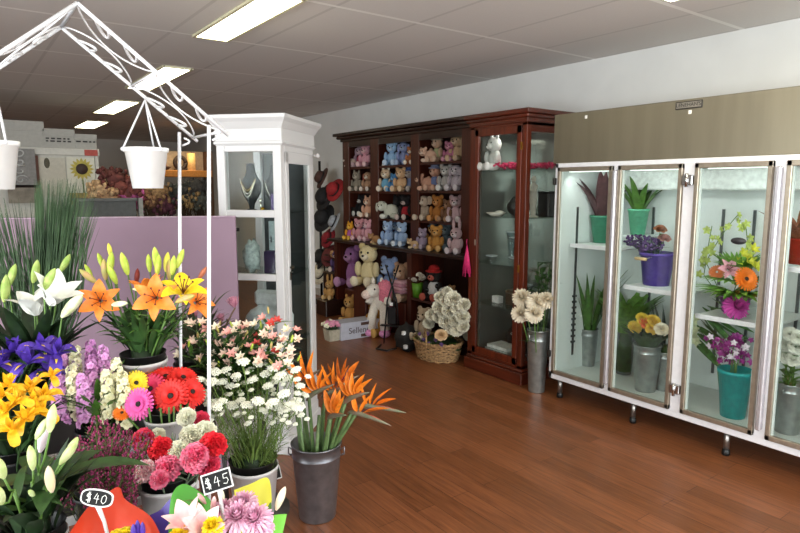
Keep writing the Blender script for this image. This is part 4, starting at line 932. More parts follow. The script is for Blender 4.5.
PKL = M('eeb0b4', .5, var=.1, scale=30, c2='f4d4d0'); PKC = M('e6a6c4', .5, var=.12, scale=40, c2='f0c8da')
for x, y, D, s_ in ((238, 518, 1.40, 1.0), (256, 520, 1.40, .95), (226, 512, 1.44, .8), (244, 505, 1.46, .85), (262, 528, 1.40, .7)): bloom(bq, 'chrysanthemum', 'chrysanthemum', f_chrys, PKC, at(x, y, D)-b2, U(rnd.uniform(-.2, .2), .7, .6), s_*.85, x)
for x, y, D, d_ in ((190, 528, 1.38, U(-.2, .9, .5)), (205, 534, 1.36, U(.1, .8, .6))):
    h = bloom(bq, 'pink_lily', 'half_lily', lambda q: f_lily(q, .45), PKL, at(x, y, D)-b2, d_, .85, x)
for x, y, D, d_, mt, s_ in ((222, 506, 1.44, U(0, 1, .1), CRM, .6), (276, 510, 1.44, U(.4, 1, 0), M('eeddc0', .5, var=.1), .85), (206, 504, 1.46, U(-.4, .7, .2), PKL, .5), (212, 512, 1.42, U(.2, 1, .2), PKL, .6)): bloom(bq, 'lily_bud', 'lily_bud', f_bud, mt, at(x, y, D)-b2, d_, s_*.95)
bloom(bq, 'yellow_daisy', 'chrysanthemum', f_chrys, YEP, at(213, 527, 1.34)-b2, U(-.1, .7, .7), .5); bloom(bq, 'yellow_daisy', 'chrysanthemum', f_chrys, YEP, at(180, 538, 1.36)-b2, U(-.1, .7, .7), .55)
for k, (x, y) in enumerate(((266, 512), (258, 518), (205, 498), (196, 510), (270, 524))): PC('leaf', cached('lily_leaf', f_leaf, GREEN), bq, None, at(x, y+10, 1.46)-b2, rotz_to(U(.3, 1, .1), k), .55)

STROKES = {'$': [[(.42, .78), (.1, .8), (.05, .6), (.4, .42), (.42, .22), (.05, .2)], [(.18, 1.02), (.26, -.02)], [(.3, 1.02), (.38, -.02)]], '4': [[(.25, .95), (.05, .42), (.5, .45)], [(.36, .8), (.34, 0)]], '0': [[(.3, .9), (.08, .7), (.06, .25), (.26, .05), (.46, .28), (.46, .7), (.3, .9)]], '5': [[(.5, .92), (.14, .9), (.12, .55), (.38, .55), (.46, .3), (.3, .06), (.06, .14)]]}
def chalk(txt, h):
    g = G(); w = .62*h*1.25; x = -w*len(txt)/2
    for ch in txt:
        for s_ in STROKES[ch]: g.tube([(x+.1*h+p[0]*h*1.15, (p[1]-.5)*h, .0028) for p in s_], h*.036, 5)
        x += w
    return g
def sign(label, px_, py_, D, w, h, txt, roll, stem_to, shape='rect', tilt=.25):
    c = at(px_, py_, D); Z = U(0, tilt, 1); X = U(math.cos(roll), math.sin(roll), 0); X = (X-Z*X.dot(Z)).normalized(); Y = Z.cross(X)
    mm = Matrix((X, Y, Z)).transposed(); q = mm.to_quaternion()
    t = T('price_sign', label, 'price sign', c)
    if shape == 'rect': out = [(-w, -h), (w, -h), (w, h), (-w, h)]
    else: out = [(w*math.copysign(abs(math.cos(a))**.9, math.cos(a)), h*math.copysign(abs(math.sin(a))**(.6), math.sin(a))) for a in [2*PI*i/28 for i in range(28)]]; 
    def slab(s_, z0, z1):
        n = len(out); bx = min(.0042, w)
        o2 = [((abs(x)-bx*(1-s_))*math.copysign(1, x) if shape == 'rect' else x*(1-(1-s_)*bx/w), (abs(y)-bx*(1-s_))*math.copysign(1, y) if shape == 'rect' else y*(1-(1-s_)*bx/h)) for x, y in out]
        return G().add([(x, y, z0) for x, y in o2]+[(x, y, z1) for x, y in o2], [tuple(range(n-1, -1, -1)), tuple(range(n, 2*n))]+[(i, (i+1) % n, n+(i+1) % n, n+i) for i in range(n)], False)
    bd = P('sign_border', slab(1, -.002, .001), WHITEP, t, q=q); P('sign_face', slab(.2, .001, .002), M('0c0c0e', .85, var=.2), bd)
    if txt: P('lettering', chalk(txt, h*1.15), M('f0f0ec', .6), bd)
    e = at(*stem_to)-c; g = G().tube([X*0-Y*h*.6-Z*.004, e*.5-Z*.003, e], [.006, .004, .004], 6); P('pick', g, WHITEP, t)
sign('black $40 price sign with white border on a white pick in the orange bouquet', 97, 498, 1.30, .036, .0185, '$40', R_(-8), (110, 545, 1.34), 'oval')
sign('black $45 price sign with white border above the pink wrapped bouquet', 217, 481, 1.36, .034, .022, '$45', R_(18), (224, 520, 1.38), 'rect')
sign('blank black price sign with white border tucked behind the yarrow bucket', 272, 474, 2.42, .036, .028, '', R_(25), (262, 500, 2.4), 'rect', .9)

# leaves that fill the buckets between the stems
for key, lb, n, L_, W_, z_, mt in (('lily', 'dense green lily leaves filling the orange lily bucket', 44, .19, .028, .04, DGREEN), ('prot', 'dark bronze leaves among the proteas', 70, .17, .02, .08, M('4a4438', .6, var=.3, c2='3c5030')), ('stock', 'green leaves filling the bucket under the stocks', 60, .14, .026, .04, GREEN), ('heath', 'fine dark foliage filling the heather bucket', 130, .11, .008, .02, DARKGRN), ('carn', 'grey green leaves between the carnations', 34, .10, .012, .02, GREYG),
        ('iris', 'dark blade leaves among the purple irises', 40, .20, .02, .0, DARKGRN), ('yiris', 'dark blade leaves among the yellow irises', 44, .17, .02, .0, DARKGRN), ('wlily', 'broad dark leaves under the white lilies', 34, .27, .055, .05, DARKGRN), ('buds', 'dark broad leaves around the lilies in bud', 26, .18, .04, .02, DARKGRN), ('alst', 'dark green leaves under the alstroemeria', 200, .16, .02, .09, DGREEN), ('yarr', 'feathery green leaves at the base of the yarrow', 90, .13, .006, .02, M('6c8440', .6, var=.3))):
    c, r, z = BUCK[key]; t = T('foliage', lb, 'foliage', (c.x, c.y, z-.02)); g = G()
    for k in range(n):
        a = k*2.4+rnd.random(); q = r*1.3*math.sqrt(rnd.random()); g.M = Matrix.Translation((q*math.cos(a), q*math.sin(a), z_*rnd.random()*2)); g.petal(L_*rnd.uniform(.7, 1.2), W_*rnd.uniform(.8, 1.2), a, rnd.uniform(62, 88), rnd.uniform(0, 55), LAN, .25, 0, 0, 6, 1)
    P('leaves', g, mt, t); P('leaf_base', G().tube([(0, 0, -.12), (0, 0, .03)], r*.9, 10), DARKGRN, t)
c, r, z = BUCK['lily']
# strap leaves in the zinc bucket
for k in range(9):
    a = k*2.4; t = T('strelitzia', 'bare grey green stem standing in the zinc bucket among the bird of paradise', 'stem', bc+Vector((.03*math.cos(a), .03*math.sin(a), .02)), 'bare stems in the zinc bucket')
    P('stem', G().tube([(0, 0, 0), (.05*math.cos(a), .05*math.sin(a), .34), (.09*math.cos(a)+.02, .08*math.sin(a), .5+.03*(k % 3))], [.010, .009, .007], 7), M('66804e', .5, var=.2), t)
# ------------------------------------------------------------------ soft toys
def f_ball(g): g.ball((0, 0, 0), 1, 16, 10, .08)
def f_ear(g): g.ball((0, 0, .6), (.42, .18, .62), 12, 8)
def fur(c, v=.18): return M(c, .95, var=v, scale=70, bump=.6)
TBL = M('14100e', .25)
def toy(name, label, loc, rz, h, c, c2=None, ear='round', earc=None, pose='sit', cloth=None, group='soft toys on the bookcase', cat='soft toy', lean=0):
    """soft toy h metres tall: body, head (> muzzle, nose, eyes, ears), arms, legs"""
    t = T(name, label, cat, loc, group, rz); t.rotation_euler = (0, lean, rz); m1 = fur(c); m2 = fur(c2 or c); m3 = fur(earc or c)
    def b(nm, p, r, mat, par, lb=None, q=None): return PC(nm, cached('toy_ball', f_ball, mat), par, lb, Vector(p)*h, q, [v*h for v in r])
    # local frame: -y is forward
    if pose == 'sit':
        b('body', (0, 0, .27), (.20, .17, .27), fur(cloth) if cloth else m1, t); hz, hy = .70, -.02
        for s_ in (-1, 1):
            l = b('leg', (s_*.16, -.20, .10), (.10, .20, .10), m1, t); b('foot', (s_*.16, -.37, .12), (.095, .05, .11), m2, l) if False else None
            f_ = PC('foot', cached('toy_ball', f_ball, m2), t, None, Vector((s_*.17, -.37, .115))*h, None, [.10*h, .06*h, .115*h])
            b('arm', (s_*.23, -.08, .36), (.075, .10, .17), m1, t)
    else:   # lying with the head to the side
        b('body', (.14, .02, .30), (.34, .2, .28), fur(cloth) if cloth else m1, t); hz, hy = .50, -.10
        for s_ in (-1, 1):
            b('leg', (.38, -.12*s_-.05, .12), (.16, .10, .12), m1, t); b('arm', (-.10, -.2-.06*s_, .10), (.14, .09, .10), m2, t)
    hx = 0 if pose == 'sit' else -.24
    hd = b('head', (hx, hy, hz), (.215, .19, .20), m1, t)
    def sub(nm, p, r, mat): return PC(nm, cached('toy_ball', f_ball, mat), hd, None, Vector((p[0]/.215, p[1]/.19, p[2]/.20)), None, [r[0]/.215, r[1]/.19, r[2]/.20])
    sub('muzzle', (0, -.16, -.05), (.10, .09, .08), m2); sub('nose', (0, -.25, -.02), (.032, .022, .024), TBL)
    for s_ in (-1, 1):
        sub('eye', (s_*.085, -.165, .045), (.025, .02, .028), TBL)
        if ear == 'round': sub('ear', (s_*.155, 0, .165), (.085, .05, .085), m3)
        elif ear == 'long': sub('ear', (s_*.12, .02, .31), (.06, .045, .20), m3)
        elif ear == 'floppy': sub('ear', (s_*.21, -.02, -.05), (.06, .07, .18), m3)
        elif ear == 'big': sub('ear', (s_*.25, .03, .03), (.13, .04, .16), m3)
        elif ear == 'point': sub('ear', (s_*.13, .0, .20), (.05, .04, .09), m3)
    if ear == 'hat':
        sub('hat_brim', (0, .0, .12), (.25, .22, .05), m3); sub('hat', (0, .01, .2), (.16, .15, .11), m3)
    return t
def shelfpos(px_, row, X, col=None):
    z = RZ[row]+(.012 if row < 4 and px_ > 418 else 0)
    p = onx(px_, 190, X); return Vector((X, p.y, z))
# (px, row, X, height, colour, second, ear, ear colour, pose, cloth, label, facing)
TOYS = [
 (350, 1, 3.99, .16, 'd8c0b0', 'e6dcd0', 'round', None, 'lie', None, 'cream soft toy lying at the left end of the top shelf'),
 (361, 1, 4.09, .27, 'a88c98', 'c8a8ac', 'floppy', None, 'sit', 'b0485a', 'grey pink rabbit toy with red clothes on the top left shelf'),
 (366, 1, 4.04, .31, 'd49aa6', 'e0b8b8', 'round', 'c8889a', 'sit', None, 'pink teddy bear sitting on the top left shelf'),
 (392, 1, 4.02, .34, '8fb0d0', 'b8cce0', 'round', None, 'sit', None, 'pale blue teddy bear on the top middle shelf'),
 (404, 1, 4.08, .32, '8a94bc', 'a4b4d0', 'floppy', None, 'sit', None, 'lilac blue floppy eared toy on the top middle shelf'),
 (411, 1, 3.99, .17, 'a8683e', 'e4d4c0', 'round', None, 'sit', None, 'small brown and cream toy at the right of the top middle shelf'),
 (428, 1, 3.99, .18, 'cfa890', 'dcc4b0', 'round', None, 'lie', None, 'beige toy lying at the left of the top right shelf'),
 (437, 1, 4.06, .33, 'b8967c', 'd0b098', 'hat', '9c9484', 'sit', '9a9c74', 'teddy bear in a pale flowered hat on the top right shelf'),
 (449, 1, 4.02, .18, 'b06c84', 'c890a0', 'round', None, 'sit', None, 'small dusky pink toy on the top right shelf'),
 (457, 1, 4.06, .30, 'b09474', 'c8ac90', 'floppy', None, 'sit', None, 'beige toy partly hidden at the right end of the top right shelf'),
 (357, 2, 4.02, .22, '8e8474', 'b8ac9c', 'point', None, 'sit', None, 'grey kitten toy on the second left shelf'),
 (368, 2, 4.02, .21, 'a88468', 'd8ccc0', 'floppy', '8c4434', 'sit', None, 'white and tan puppy toy on the second left shelf'),
 (386, 2, 4.0, .28, 'd0b494', 'e8dcc8', 'long', 'e8e0d0', 'sit', '6ca4c4', 'reindeer like toy in a blue dress on the second middle shelf'),
 (394, 2, 4.0, .18, '4c84b4', '80acd0', 'round', None, 'sit', None, 'small bright blue toy in the second middle shelf'),
 (401, 2, 4.0, .27, 'c8a078', 'dcc09c', 'round', None, 'sit', None, 'tan teddy bear on the second middle shelf'),
 (410, 2, 4.08, .31, 'a09490', 'c0b4ac', 'hat', '50689c', 'sit', '7c88ac', 'grey teddy bear with a blue hat on the second middle shelf'),
 (425, 2, 4.0, .20, 'c09078', 'd4ac94', 'round', None, 'lie', None, 'tan bear lying down on the second right shelf'),
 (435, 2, 4.05, .28, 'b88870', 'd0a890', 'hat', '7c84a0', 'sit', '6a78a0', 'brown bear with a blue grey scarf on the second right shelf'),
 (446, 2, 4.02, .25, 'a8a4a0', 'dcdcd8', 'round', None, 'sit', None, 'grey and white toy on the second right shelf'),
 (456, 2, 4.04, .31, 'b4a8b0', 'd8d0d4', 'floppy', None, 'sit', None, 'pale mauve rabbit toy at the right of the second right shelf'),
 (350, 3, 4.0, .16, '2c2622', 'b09478', 'round', None, 'lie', None, 'small black and tan toy at the left of the third left shelf'),
 (362, 3, 4.1, .30, '1e1c1e', 'dcdad4', 'round', None, 'sit', None, 'black and white panda toy on the third left shelf'),
 (368, 3, 4.01, .22, 'd4a488', 'e8d4c0', 'point', None, 'sit', None, 'peach and cream toy on the third left shelf'),
 (388, 3, 4.0, .25, 'c8c8b8', 'e4e4d8', 'floppy', None, 'lie', None, 'white dog toy lying on the third middle shelf'),
 (398, 3, 4.1, .27, '161416', '2a2628', 'round', None, 'sit', None, 'black toy at the back of the third middle shelf'),
 (406, 3, 4.03, .25, '221e20', 'c8b4ac', 'round', None, 'sit', '9c1c28', 'black toy with a red top on the third middle shelf'),
 (424, 3, 4.0, .29, 'b09c88', 'c8b8a4', 'big', None, 'sit', None, 'grey beige elephant like toy on the third right shelf'),
 (438, 3, 4.02, .27, 'a86c30', 'c89058', 'round', None, 'sit', None, 'golden brown bear on the third right shelf'),
 (448, 3, 4.02, .20, '7c5840', 'a07c60', 'round', None, 'sit', None, 'small dark brown toy on the third right shelf'),
 (456, 3, 4.06, .28, 'c0a0a4', 'dcd0d0', 'round', None, 'sit', None, 'pink and white toy at the right of the third right shelf'),
 (350, 4, 3.86, .19, 'e09c28', 'f0c050', 'point', None, 'sit', 'b060a0', 'small orange yellow toy at the left end of the ledge'),
 (359, 4, 3.9, .24, 'c88c94', 'd8acb0', 'round', None, 'sit', None, 'pink bear on the left of the ledge'),
 (368, 4, 3.92, .26, 'd09aa4', 'e0bcc0', 'round', None, 'sit', None, 'pink teddy bear with mauve friend on the ledge'),
 (363, 4, 4.06, .31, 'a080a0', 'b898b4', 'floppy', None, 'sit', None, 'mauve toy behind the pink bears on the ledge'),
 (374, 4, 3.80, .13, 'a87c50', 'c4a078', 'round', None, 'lie', None, 'little tan toy lying at the front of the ledge'),
 (388, 4, 3.88, .27, '98b0d4', 'c4d4e8', 'round', None, 'sit', None, 'pale blue bear at the left of the blue pair on the ledge'),
 (402, 4, 3.88, .27, '98b0d0', 'd4dce4', 'round', None, 'sit', None, 'pale blue bear at the right of the blue pair on the ledge'),
 (397, 4, 4.05, .32, '7c9cc8', 'a4bcd8', 'floppy', None, 'sit', None, 'blue toy standing behind the pale blue pair on the ledge'),
 (413, 4, 3.80, .12, 'c0a078', 'd8c4a0', 'round', None, 'lie', None, 'small cream toy lying in the middle of the ledge'),
 (423, 4, 3.88, .19, '9c8ca0', 'b8a8b8', 'round', None, 'sit', None, 'small lilac grey toy on the ledge'),
 (437, 4, 3.86, .27, 'b8823c', 'd0a468', 'round', None, 'sit', None, 'large golden teddy bear sitting on the ledge'),
 (434, 4, 4.06, .36, 'ac8048', 'd4b484', 'hat', '50606c', 'sit', None, 'golden bear with a dark cap behind the big one on the ledge'),
 (446, 4, 4.02, .31, '5c6c74', '8c989c', 'round', None, 'sit', None, 'blue grey toy behind the golden bear on the ledge'),
 (457, 4, 3.86, .24, 'c0a4a8', 'dcd0d4', 'long', None, 'sit', None, 'pink and white rabbit at the right end of the ledge')]
for px_, row, X, h, c, c2, ear, ec, pose, cl, lb in TOYS:
    h = min(.285 if row < 4 else .275, h*1.2)
    toy('soft_toy', lb, shelfpos(px_, row, X), R_(-70+rnd.uniform(-14, 14)), h, c, c2, ear, ec, pose, cl)

# ------------------------------------------------------------------ toys and things under the ledge and on the floor
LOWG = 'toys and gifts in front of the bookcase'
def low(px_, py_, X): return onx(px_, py_, X)
cr_ = TM('toy_crate', G().span((-.16, -.7, 0), (.16, .55, .36), .01), DW, 'dark timber crate under the ledge with soft toys piled on it', 'crate', (3.95, 5.75, 0))
def lt(px_, z, X, h, c, c2, ear, lb, pose='sit', cloth=None, ec=None, name='soft_toy'):
    p = onx(px_, 300, X); return toy(name, lb, (X, p.y, z), R_(-70+rnd.uniform(-14, 14)), h, c, c2, ear, ec, pose, cloth, LOWG)
lt(352, .36, 4.0, .55, 'a870a4', 'c090b8', 'round', 'mauve pink toy piled at the left below the ledge')
lt(369, .50, 3.72, .50, 'd8c89c', 'e8dcc0', 'round', 'large cream teddy with leafy headband below the ledge', ec='c8b480')
TM('toy_crate', G().span((-.13, -.13, 0), (.13, .13, .50), .01), DW, 'dark box under the large cream teddy', 'crate', Vector((3.72, onx(369, 300, 3.72).y, 0)))
lt(390, .36, 3.86, .50, '7c90b8', 'a4b4d0', 'round', 'blue toy below the ledge beside the black easel')
lt(402, .36, 3.90, .45, 'a88468', 'd4b8a0', 'round', 'tan and cream toy below the ledge at the right of the blue toy')
lt(377, .0, 3.62, .42, 'b07c30', 'c89c58', 'round', 'golden brown bear sitting behind the white pony')
lt(387, .0, 3.75, .34, 'c06078', 'd890a0', 'round', 'dusky pink toy behind the white pony')
p = onx(330, 300, 4.05)
plant = T('toy_plant', 'dark leafy plant standing at the left end of the bookcase', 'plant', (4.0, 6.75, 0))
P('pot', G().lathe([(.10, 0), (.13, .22), (.12, .22), (0, .2)], 18), M('3a2a22', .6), plant)
g = G()
for k in range(40):
    a = k*2.4; g.M = Matrix.Translation((.1*math.cos(a), .1*math.sin(a), .25+.012*k)); g.petal(.16, .07, a, 40, -10, LAN, .2, 0, 0, 5, 1)
P('leaves', g, DARKGRN, plant)
toy('soft_toy', 'purple monkey toy with a pale face below the hats', onx(338, 300, 3.92)*1+Vector((0, 0, 0)), R_(-60), .30, '6c5484', 'd8c4b8', 'big', 'b88c60', 'sit', None, LOWG).location.z = .52
TM('toy_crate', G().span((-.14, -.14, 0), (.14, .14, .52), .01), DARK, 'dark box under the purple monkey toy', 'crate', Vector((3.92, onx(338, 300, 3.92).y, 0)))
q = onz(331, 303, .22); toy('soft_toy', 'tan rabbit toy lying near the little flower pot', (3.72, onx(330, 300, 3.72).y, .2), R_(-60), .26, 'c09458', 'd0ac78', 'long', None, 'sit', None, LOWG)
TM('toy_crate', G().span((-.13, -.13, 0), (.13, .13, .2), .01), DARK, 'low dark box under the tan rabbit toy', 'crate', Vector((3.72, onx(330, 300, 3.72).y, 0)))
toy('soft_toy', 'small tan toy peeking over the white gift box', (3.70, onx(350, 300, 3.70).y, .0), R_(-60), .34, 'c09050', 'd0a870', 'point', None, 'sit', None, LOWG)
# white pony with pink hooves sitting upright on the floor
po = onz(379, 336, 0)
t = T('toy_pony', 'tall white pony toy with pink hooves and mane on the floor before the bookcase', 'soft toy', po, None, R_(-58))
WF = fur('e8e0d4', .08); PF = fur('d890c0'); PK3 = fur('d8788c')
P('body', G().ball((0, .07, .40), (.10, .10, .15), 16, 10, .06), WF, t)
for s_ in (-1, 1):
    l = P('leg', G().tube([(s_*.05, .03, .36), (s_*.07, -.02, .22), (s_*.085, -.03, .08)], [.05, .048, .055], 12), WF, t); P('hoof', G().ball((s_*.088, -.045, .045), (.062, .075, .045), 14, 8), PF, l, 'pink hoof')
    P('arm', G().tube([(s_*.08, .05, .48), (s_*.11, -.03, .36)], [.035, .04], 10), WF, t)
hd = P('head', G().ball((-.05, -.03, .50), (.075, .12, .075), 16, 10, .05), WF, t)
P('muzzle', G().ball((-.09, -.12, .47), (.055, .06, .05), 12, 8), fur('e8d0c4'), hd); P('mane', G().ball((.06, .02, .49), (.085, .06, .13), 14, 10, .3), PK3, hd, 'pink mane')
for s_ in (-1, 1): P('ear', G().ball((s_*.05-.03, .03, .59), (.022, .018, .05), 10, 6), WF, hd); P('eye', G().ball((-.05+s_*.05, -.11, .53), .01, 8, 6), TBL, hd)
# gift box with script lettering
bp = onz(341, 340, 0); q0 = onz(341, 341, 0); q1 = onz(388, 334, 0); dv = q1-q0; an = math.atan2(dv.y, dv.x)
t = T('gift_box', 'white gift box with brown script lettering on the floor behind the pony', 'gift box', q0, None, an)
hb = .185; P('box_body', G().span((0, 0, 0), (dv.length, .2, hb), .003), M('b8b8c4', .5, var=.06), t)
tx = textmesh('Sellene', .09, M('4a3434', .6)); P('lettering', tx, None, t, loc=(dv.length*.38, -.002, .09), q=Euler((PI/2, 0, 0)).to_quaternion())
for z in (.03, .155): P('brown_seal', G().box((dv.length*.52, -.001, z), (.12, .004, .032), None, .001), M('4c3028', .5), t)
pp = onz(332, 340, 0)
t = T('flower_pot', 'small cream square pot of pink and white flowers at the left of the gift box', 'potted flowers', pp)
P('pot', G().add([(x*s_, y*s_, z) for z, s_ in ((0, .055), (.12, .07)) for x, y in ((-1, -1), (1, -1), (1, 1), (-1, 1))], [(0, 1, 2, 3), (4, 5, 6, 7)]+[(i, (i+1) % 4, 4+(i+1) % 4, 4+i) for i in range(4)], False), M('b8b09c', .6), t)
for k in range(14):
    a = k*2.4; r_ = .09*(k/14)**.5; bloom(t, 'flower_head', 'small_carnation', f_tiny, M('d88ca8', .6) if k % 3 else M('e8e4c8', .6), Vector((r_*math.cos(a)-.01, r_*math.sin(a), .20-r_*.4)), (math.cos(a)*.4, math.sin(a)*.4-.5, 1), 3.0, a)
P('foliage', G().ball((0, 0, .15), (.07, .07, .05), 12, 8, .4), DARKGRN, t)
# black easel with crossed bars
ep = onz(392, 352, 0); ep = Vector((3.50, onx(392, 300, 3.5).y, 0))
t = T('easel', 'black metal folding easel with small white tags standing before the toys', 'easel', ep, None, R_(-55))
BK = M('141214', .4, .3)
P('leg', G().tube([(-.09, 0, 0), (-.05, 0, .45), (.07, 0, .82)], .009, 6), BK, t); P('leg', G().tube([(.09, 0, 0), (.05, 0, .45), (-.07, 0, .82)], .009, 6), BK, t); P('leg', G().tube([(0, .2, 0), (0, .02, .6)], .009, 6), BK, t)
P('easel_panel', G().box((0, -.01, .30), (.09, .012, .18), None, .002), BK, t); P('ledge', G().box((0, -.03, .2), (.22, .05, .015), None, .002), BK, t)
for z in (.42,): P('price_tag', G().box((.0, -.02, z), (.032, .004, .032)), M('e8e8e8', .5), t)
t = T('fabric_bag', 'dark bag with white tags lying on the floor beside the wicker basket', 'bag', Vector((3.48, onx(408, 340, 3.48).y, 0)))
P('bag_body', G().ball((0, .02, .13), (.11, .13, .13), 16, 10, .4), M('1a1818', .8, var=.3), t); P('strap', G().tube([(-.1, .05, .03), (-.2, .08, .015), (-.24, .2, .015), (-.12, .3, .015)], .01, 6), BK, t)
for z, y in ((.2, -.09), (.07, -.12)): P('price_tag', G().box((-.09, y+.04, z), (.03, .03, .035)), M('e8e8e8', .5), t)

# wicker basket arrangement
bk0 = onz(438, 362, 0)
t = T('gift_basket', 'wicker basket filled with white hydrangeas and purple flowers on the floor by the glass cabinet', 'basket', bk0+Vector((.10, .12, 0)), None, 0)
WK = M('a5825a', .7, var=.35, scale=60, bump=.8)
g = G(); ax, ay, hz_ = .20, .25, .16
for k in range(9):
    z = .01+k*.018; s_ = .86+.14*k/8
    g.tube([(ax*s_*math.cos(a), ay*s_*math.sin(a), z+.005*math.sin(a*14+k*PI)) for a in [2*PI*i/56 for i in range(57)]], .0105, 6, False)
P('basket_weave', g, WK, t); P('basket_rim', G().tube([(ax*1.02*math.cos(a), ay*1.02*math.sin(a), hz_+.01+.006*math.sin(a*20)) for a in [2*PI*i/60 for i in range(61)]], .015, 7, False), WK, t)
P('basket_base', G().add([(0, 0, .02)]+[(ax*.85*math.cos(a), ay*.85*math.sin(a), .02) for a in [2*PI*i/30 for i in range(30)]], [(0, i+1, (i+1) % 30+1) for i in range(30)]), WK, t)
P('handle', G().tube([(-.12+.10*math.cos(a)-.05, -.02+.14*math.cos(a), .17+.11*math.sin(a)) for a in [PI*i/16 for i in range(17)]], .008, 6), WK, t)
P('moss', G().ball((0, 0, .12), (.19, .24, .07), 18, 8, .3), DARKGRN, t)
WHY = M('f6f0dc', .7, var=.1, scale=60)
O_ = t.location
for x, y, s_ in ((453, 300, 1.1), (440, 308, 1.0), (462, 318, 1.0), (447, 322, 1.1), (432, 316, .9), (458, 330, 1.0), (440, 298, .8), (464, 306, .9), (428, 324, .8), (450, 312, 1.1), (446, 302, .9), (456, 322, 1.0), (438, 318, .9), (458, 310, 1.0), (452, 328, .9), (443, 313, 1.0), (464, 328, .8), (447, 293, .8)):
    bloom(t, 'hydrangea', 'hydrangea', f_carn, WHY, onx(x, y, O_.x-.02)-O_, U(rnd.uniform(-.5, .5), .6, .7), s_*2.1, x)
for k, (x, y) in enumerate(((424, 340), (430, 344), (436, 340), (428, 334), (442, 345), (420, 334))): bloom(t, 'purple_flower', 'small_purple', f_protea, M('7c5c94', .7, var=.25), onx(x, y+2, O_.x-.16)-O_, U(-.2, .9, .5), .75, k)
bloom(t, 'cream_rose', 'rose', f_rose, M('d8b890', .6), onx(441, 336, O_.x-.14)-O_, U(0, .6, .8), 1.6)
for k in range(16):
    a = k*2.4; PC('leaf', cached('alst_leaf', f_leaf, DARKGRN if k % 3 else GREEN), t, None, Vector((.13*math.cos(a), .17*math.sin(a), .15)), Quaternion((0, 0, 1), a), 1.2)
toy('soft_toy', 'beige bear toy standing at the back of the wicker basket', O_+Vector((.02, .23, .13)), R_(-80), .34, 'b09c84', 'c8b49c', 'round', None, 'sit', None, LOWG)
TM('bolster', G().ball((0, 0, .0), (.09, .06, .20), 14, 10, .1), M('98907c', .9, var=.15), 'pale olive cushion behind the white hydrangeas', 'cushion', O_+Vector((.20, -.20, .37)))
# on the lower shelf: cow toy with a red hat, folded towels, green pot, blue box, small toys
z0 = .45
def sh(px_, X): return Vector((X, onx(px_, 300, X).y, z0))
t = toy('cow_toy', 'black and white cow toy with a red hat on the shelf above the wicker basket', sh(434, 3.90), R_(-70), .36, '201c1c', 'c06050', 'hat', 'b01c1c', 'sit', 'dcdcdc', LOWG)
for k, (x, y, z) in enumerate(((-.05, -.16, .10), (.06, -.15, .15), (.0, -.165, .04), (-.09, -.11, .17))): P('cow_patch', G().ball((x, y+.10, z), (.022, .02, .025), 8, 6), TBL, t)
toy('soft_toy', 'black and white spotted toy beside the cow toy', sh(449, 3.9), R_(-70), .22, 'c8c8c8', '1c1a1a', 'floppy', '1c1a1a', 'lie', None, LOWG)
toy('soft_toy', 'tan toy behind the hydrangeas, right of the cow toy', sh(452, 4.02), R_(-70), .17, 'b0845c', 'c8a480', 'round', None, 'sit', None, LOWG)
for k in range(4):
    TM('folded_towel', G().box((0, 0, 0), (.16, .17, .034), None, .012), M(('c890a0', 'd8a8b4')[k % 2], .9, var=.12, scale=80), ('bottom', 'second', 'third', 'topmost')[k]+' pink folded towel in the stack at the left of the green pot', 'towel', sh(402, 3.86)+Vector((0, 0, .017+k*.036)), 'folded pink towels')
t = T('green_pot', 'bright green pot of white flowers on the shelf above the wicker basket', 'potted flowers', sh(417, 3.85))
P('pot', G().lathe([(.045, 0), (.062, .15), (.055, .15), (.0, .13)], 18), M('5c9424', .5), t)
for k in range(9): bloom(t, 'flower_head', 'rose', f_rose, M('e0d8cc', .6), Vector((.055*math.cos(k*2.4), .075*math.sin(k*2.4), .18+.02*(k % 4))), U(rnd.uniform(-.4, .4), .8, .5), .9, k)
TM('blue_box', G().box((0, 0, .17), (.08, .10, .34), None, .003), M('5c7c9c', .5, c2='8cacc0'), 'pale blue box standing behind the green pot', 'box', sh(419, 4.02))

# pink tassel hanging on the timber cabinet
tp = onx(467, 246, GX-.03)
t = T('tassel', 'bright pink tassel hanging from the timber cabinet door post', 'tassel', tp)
P('loop', G().tube([(0, 0, .0), (.004, .01, .03), (0, 0, .06)], .003, 6), M('d0286c', .5), t)
g = G()
for k in range(16): a = k*.4; g.tube([(0, 0, 0), (.012*math.cos(a), .018*math.sin(a), -.08), (.02*math.cos(a), .045*math.sin(a), -.21-.03*(k % 3))], .005, 5)
P('fringe', g, M('d0286c', .6, var=.15), t)

# ------------------------------------------------------------------ contents of the timber glass cabinet
def gcp(px_, k, X=3.85): 
    z = GSH[k] if k < 4 else .15
    return Vector((X, onx(px_, 200, X).y, z))
def inside(px_, k, X):
    p = gcp(px_, k, X); p.y = min(max(p.y, GY0+.08), GY1-.1); return p
toy('soft_toy', 'white bear toy on the top shelf of the timber glass cabinet', Vector((3.71, 3.68, GSH[0])), R_(-100), .31, 'd8d8d4', 'e4e4e0', 'point', None, 'sit', None, None)
g = G(); r = random.Random(3)
for k in range(110):
    y = GY0+.06+.44*r.random(); x = 3.66+.4*r.random(); a = r.random()*6.28
    g.tube([(x, y, .012+.05*r.random()), (x+.05*math.cos(a), y+.05*math.sin(a), .02+.05*r.random())], .008, 5)
t = T('feather_boa', 'hot pink feather garland along the top shelf of the timber glass cabinet', 'garland', (GX, GY0, GSH[0])); g.v = [v-Vector((GX, GY0, 0)) for v in g.v]; P('feathers', g, M('c8285c', .8, var=.3), t)
t = T('heart_bag', 'black handbag standing on the second shelf of the timber glass cabinet', 'handbag', Vector((3.84, 3.52, GSH[1])), None, R_(-60))
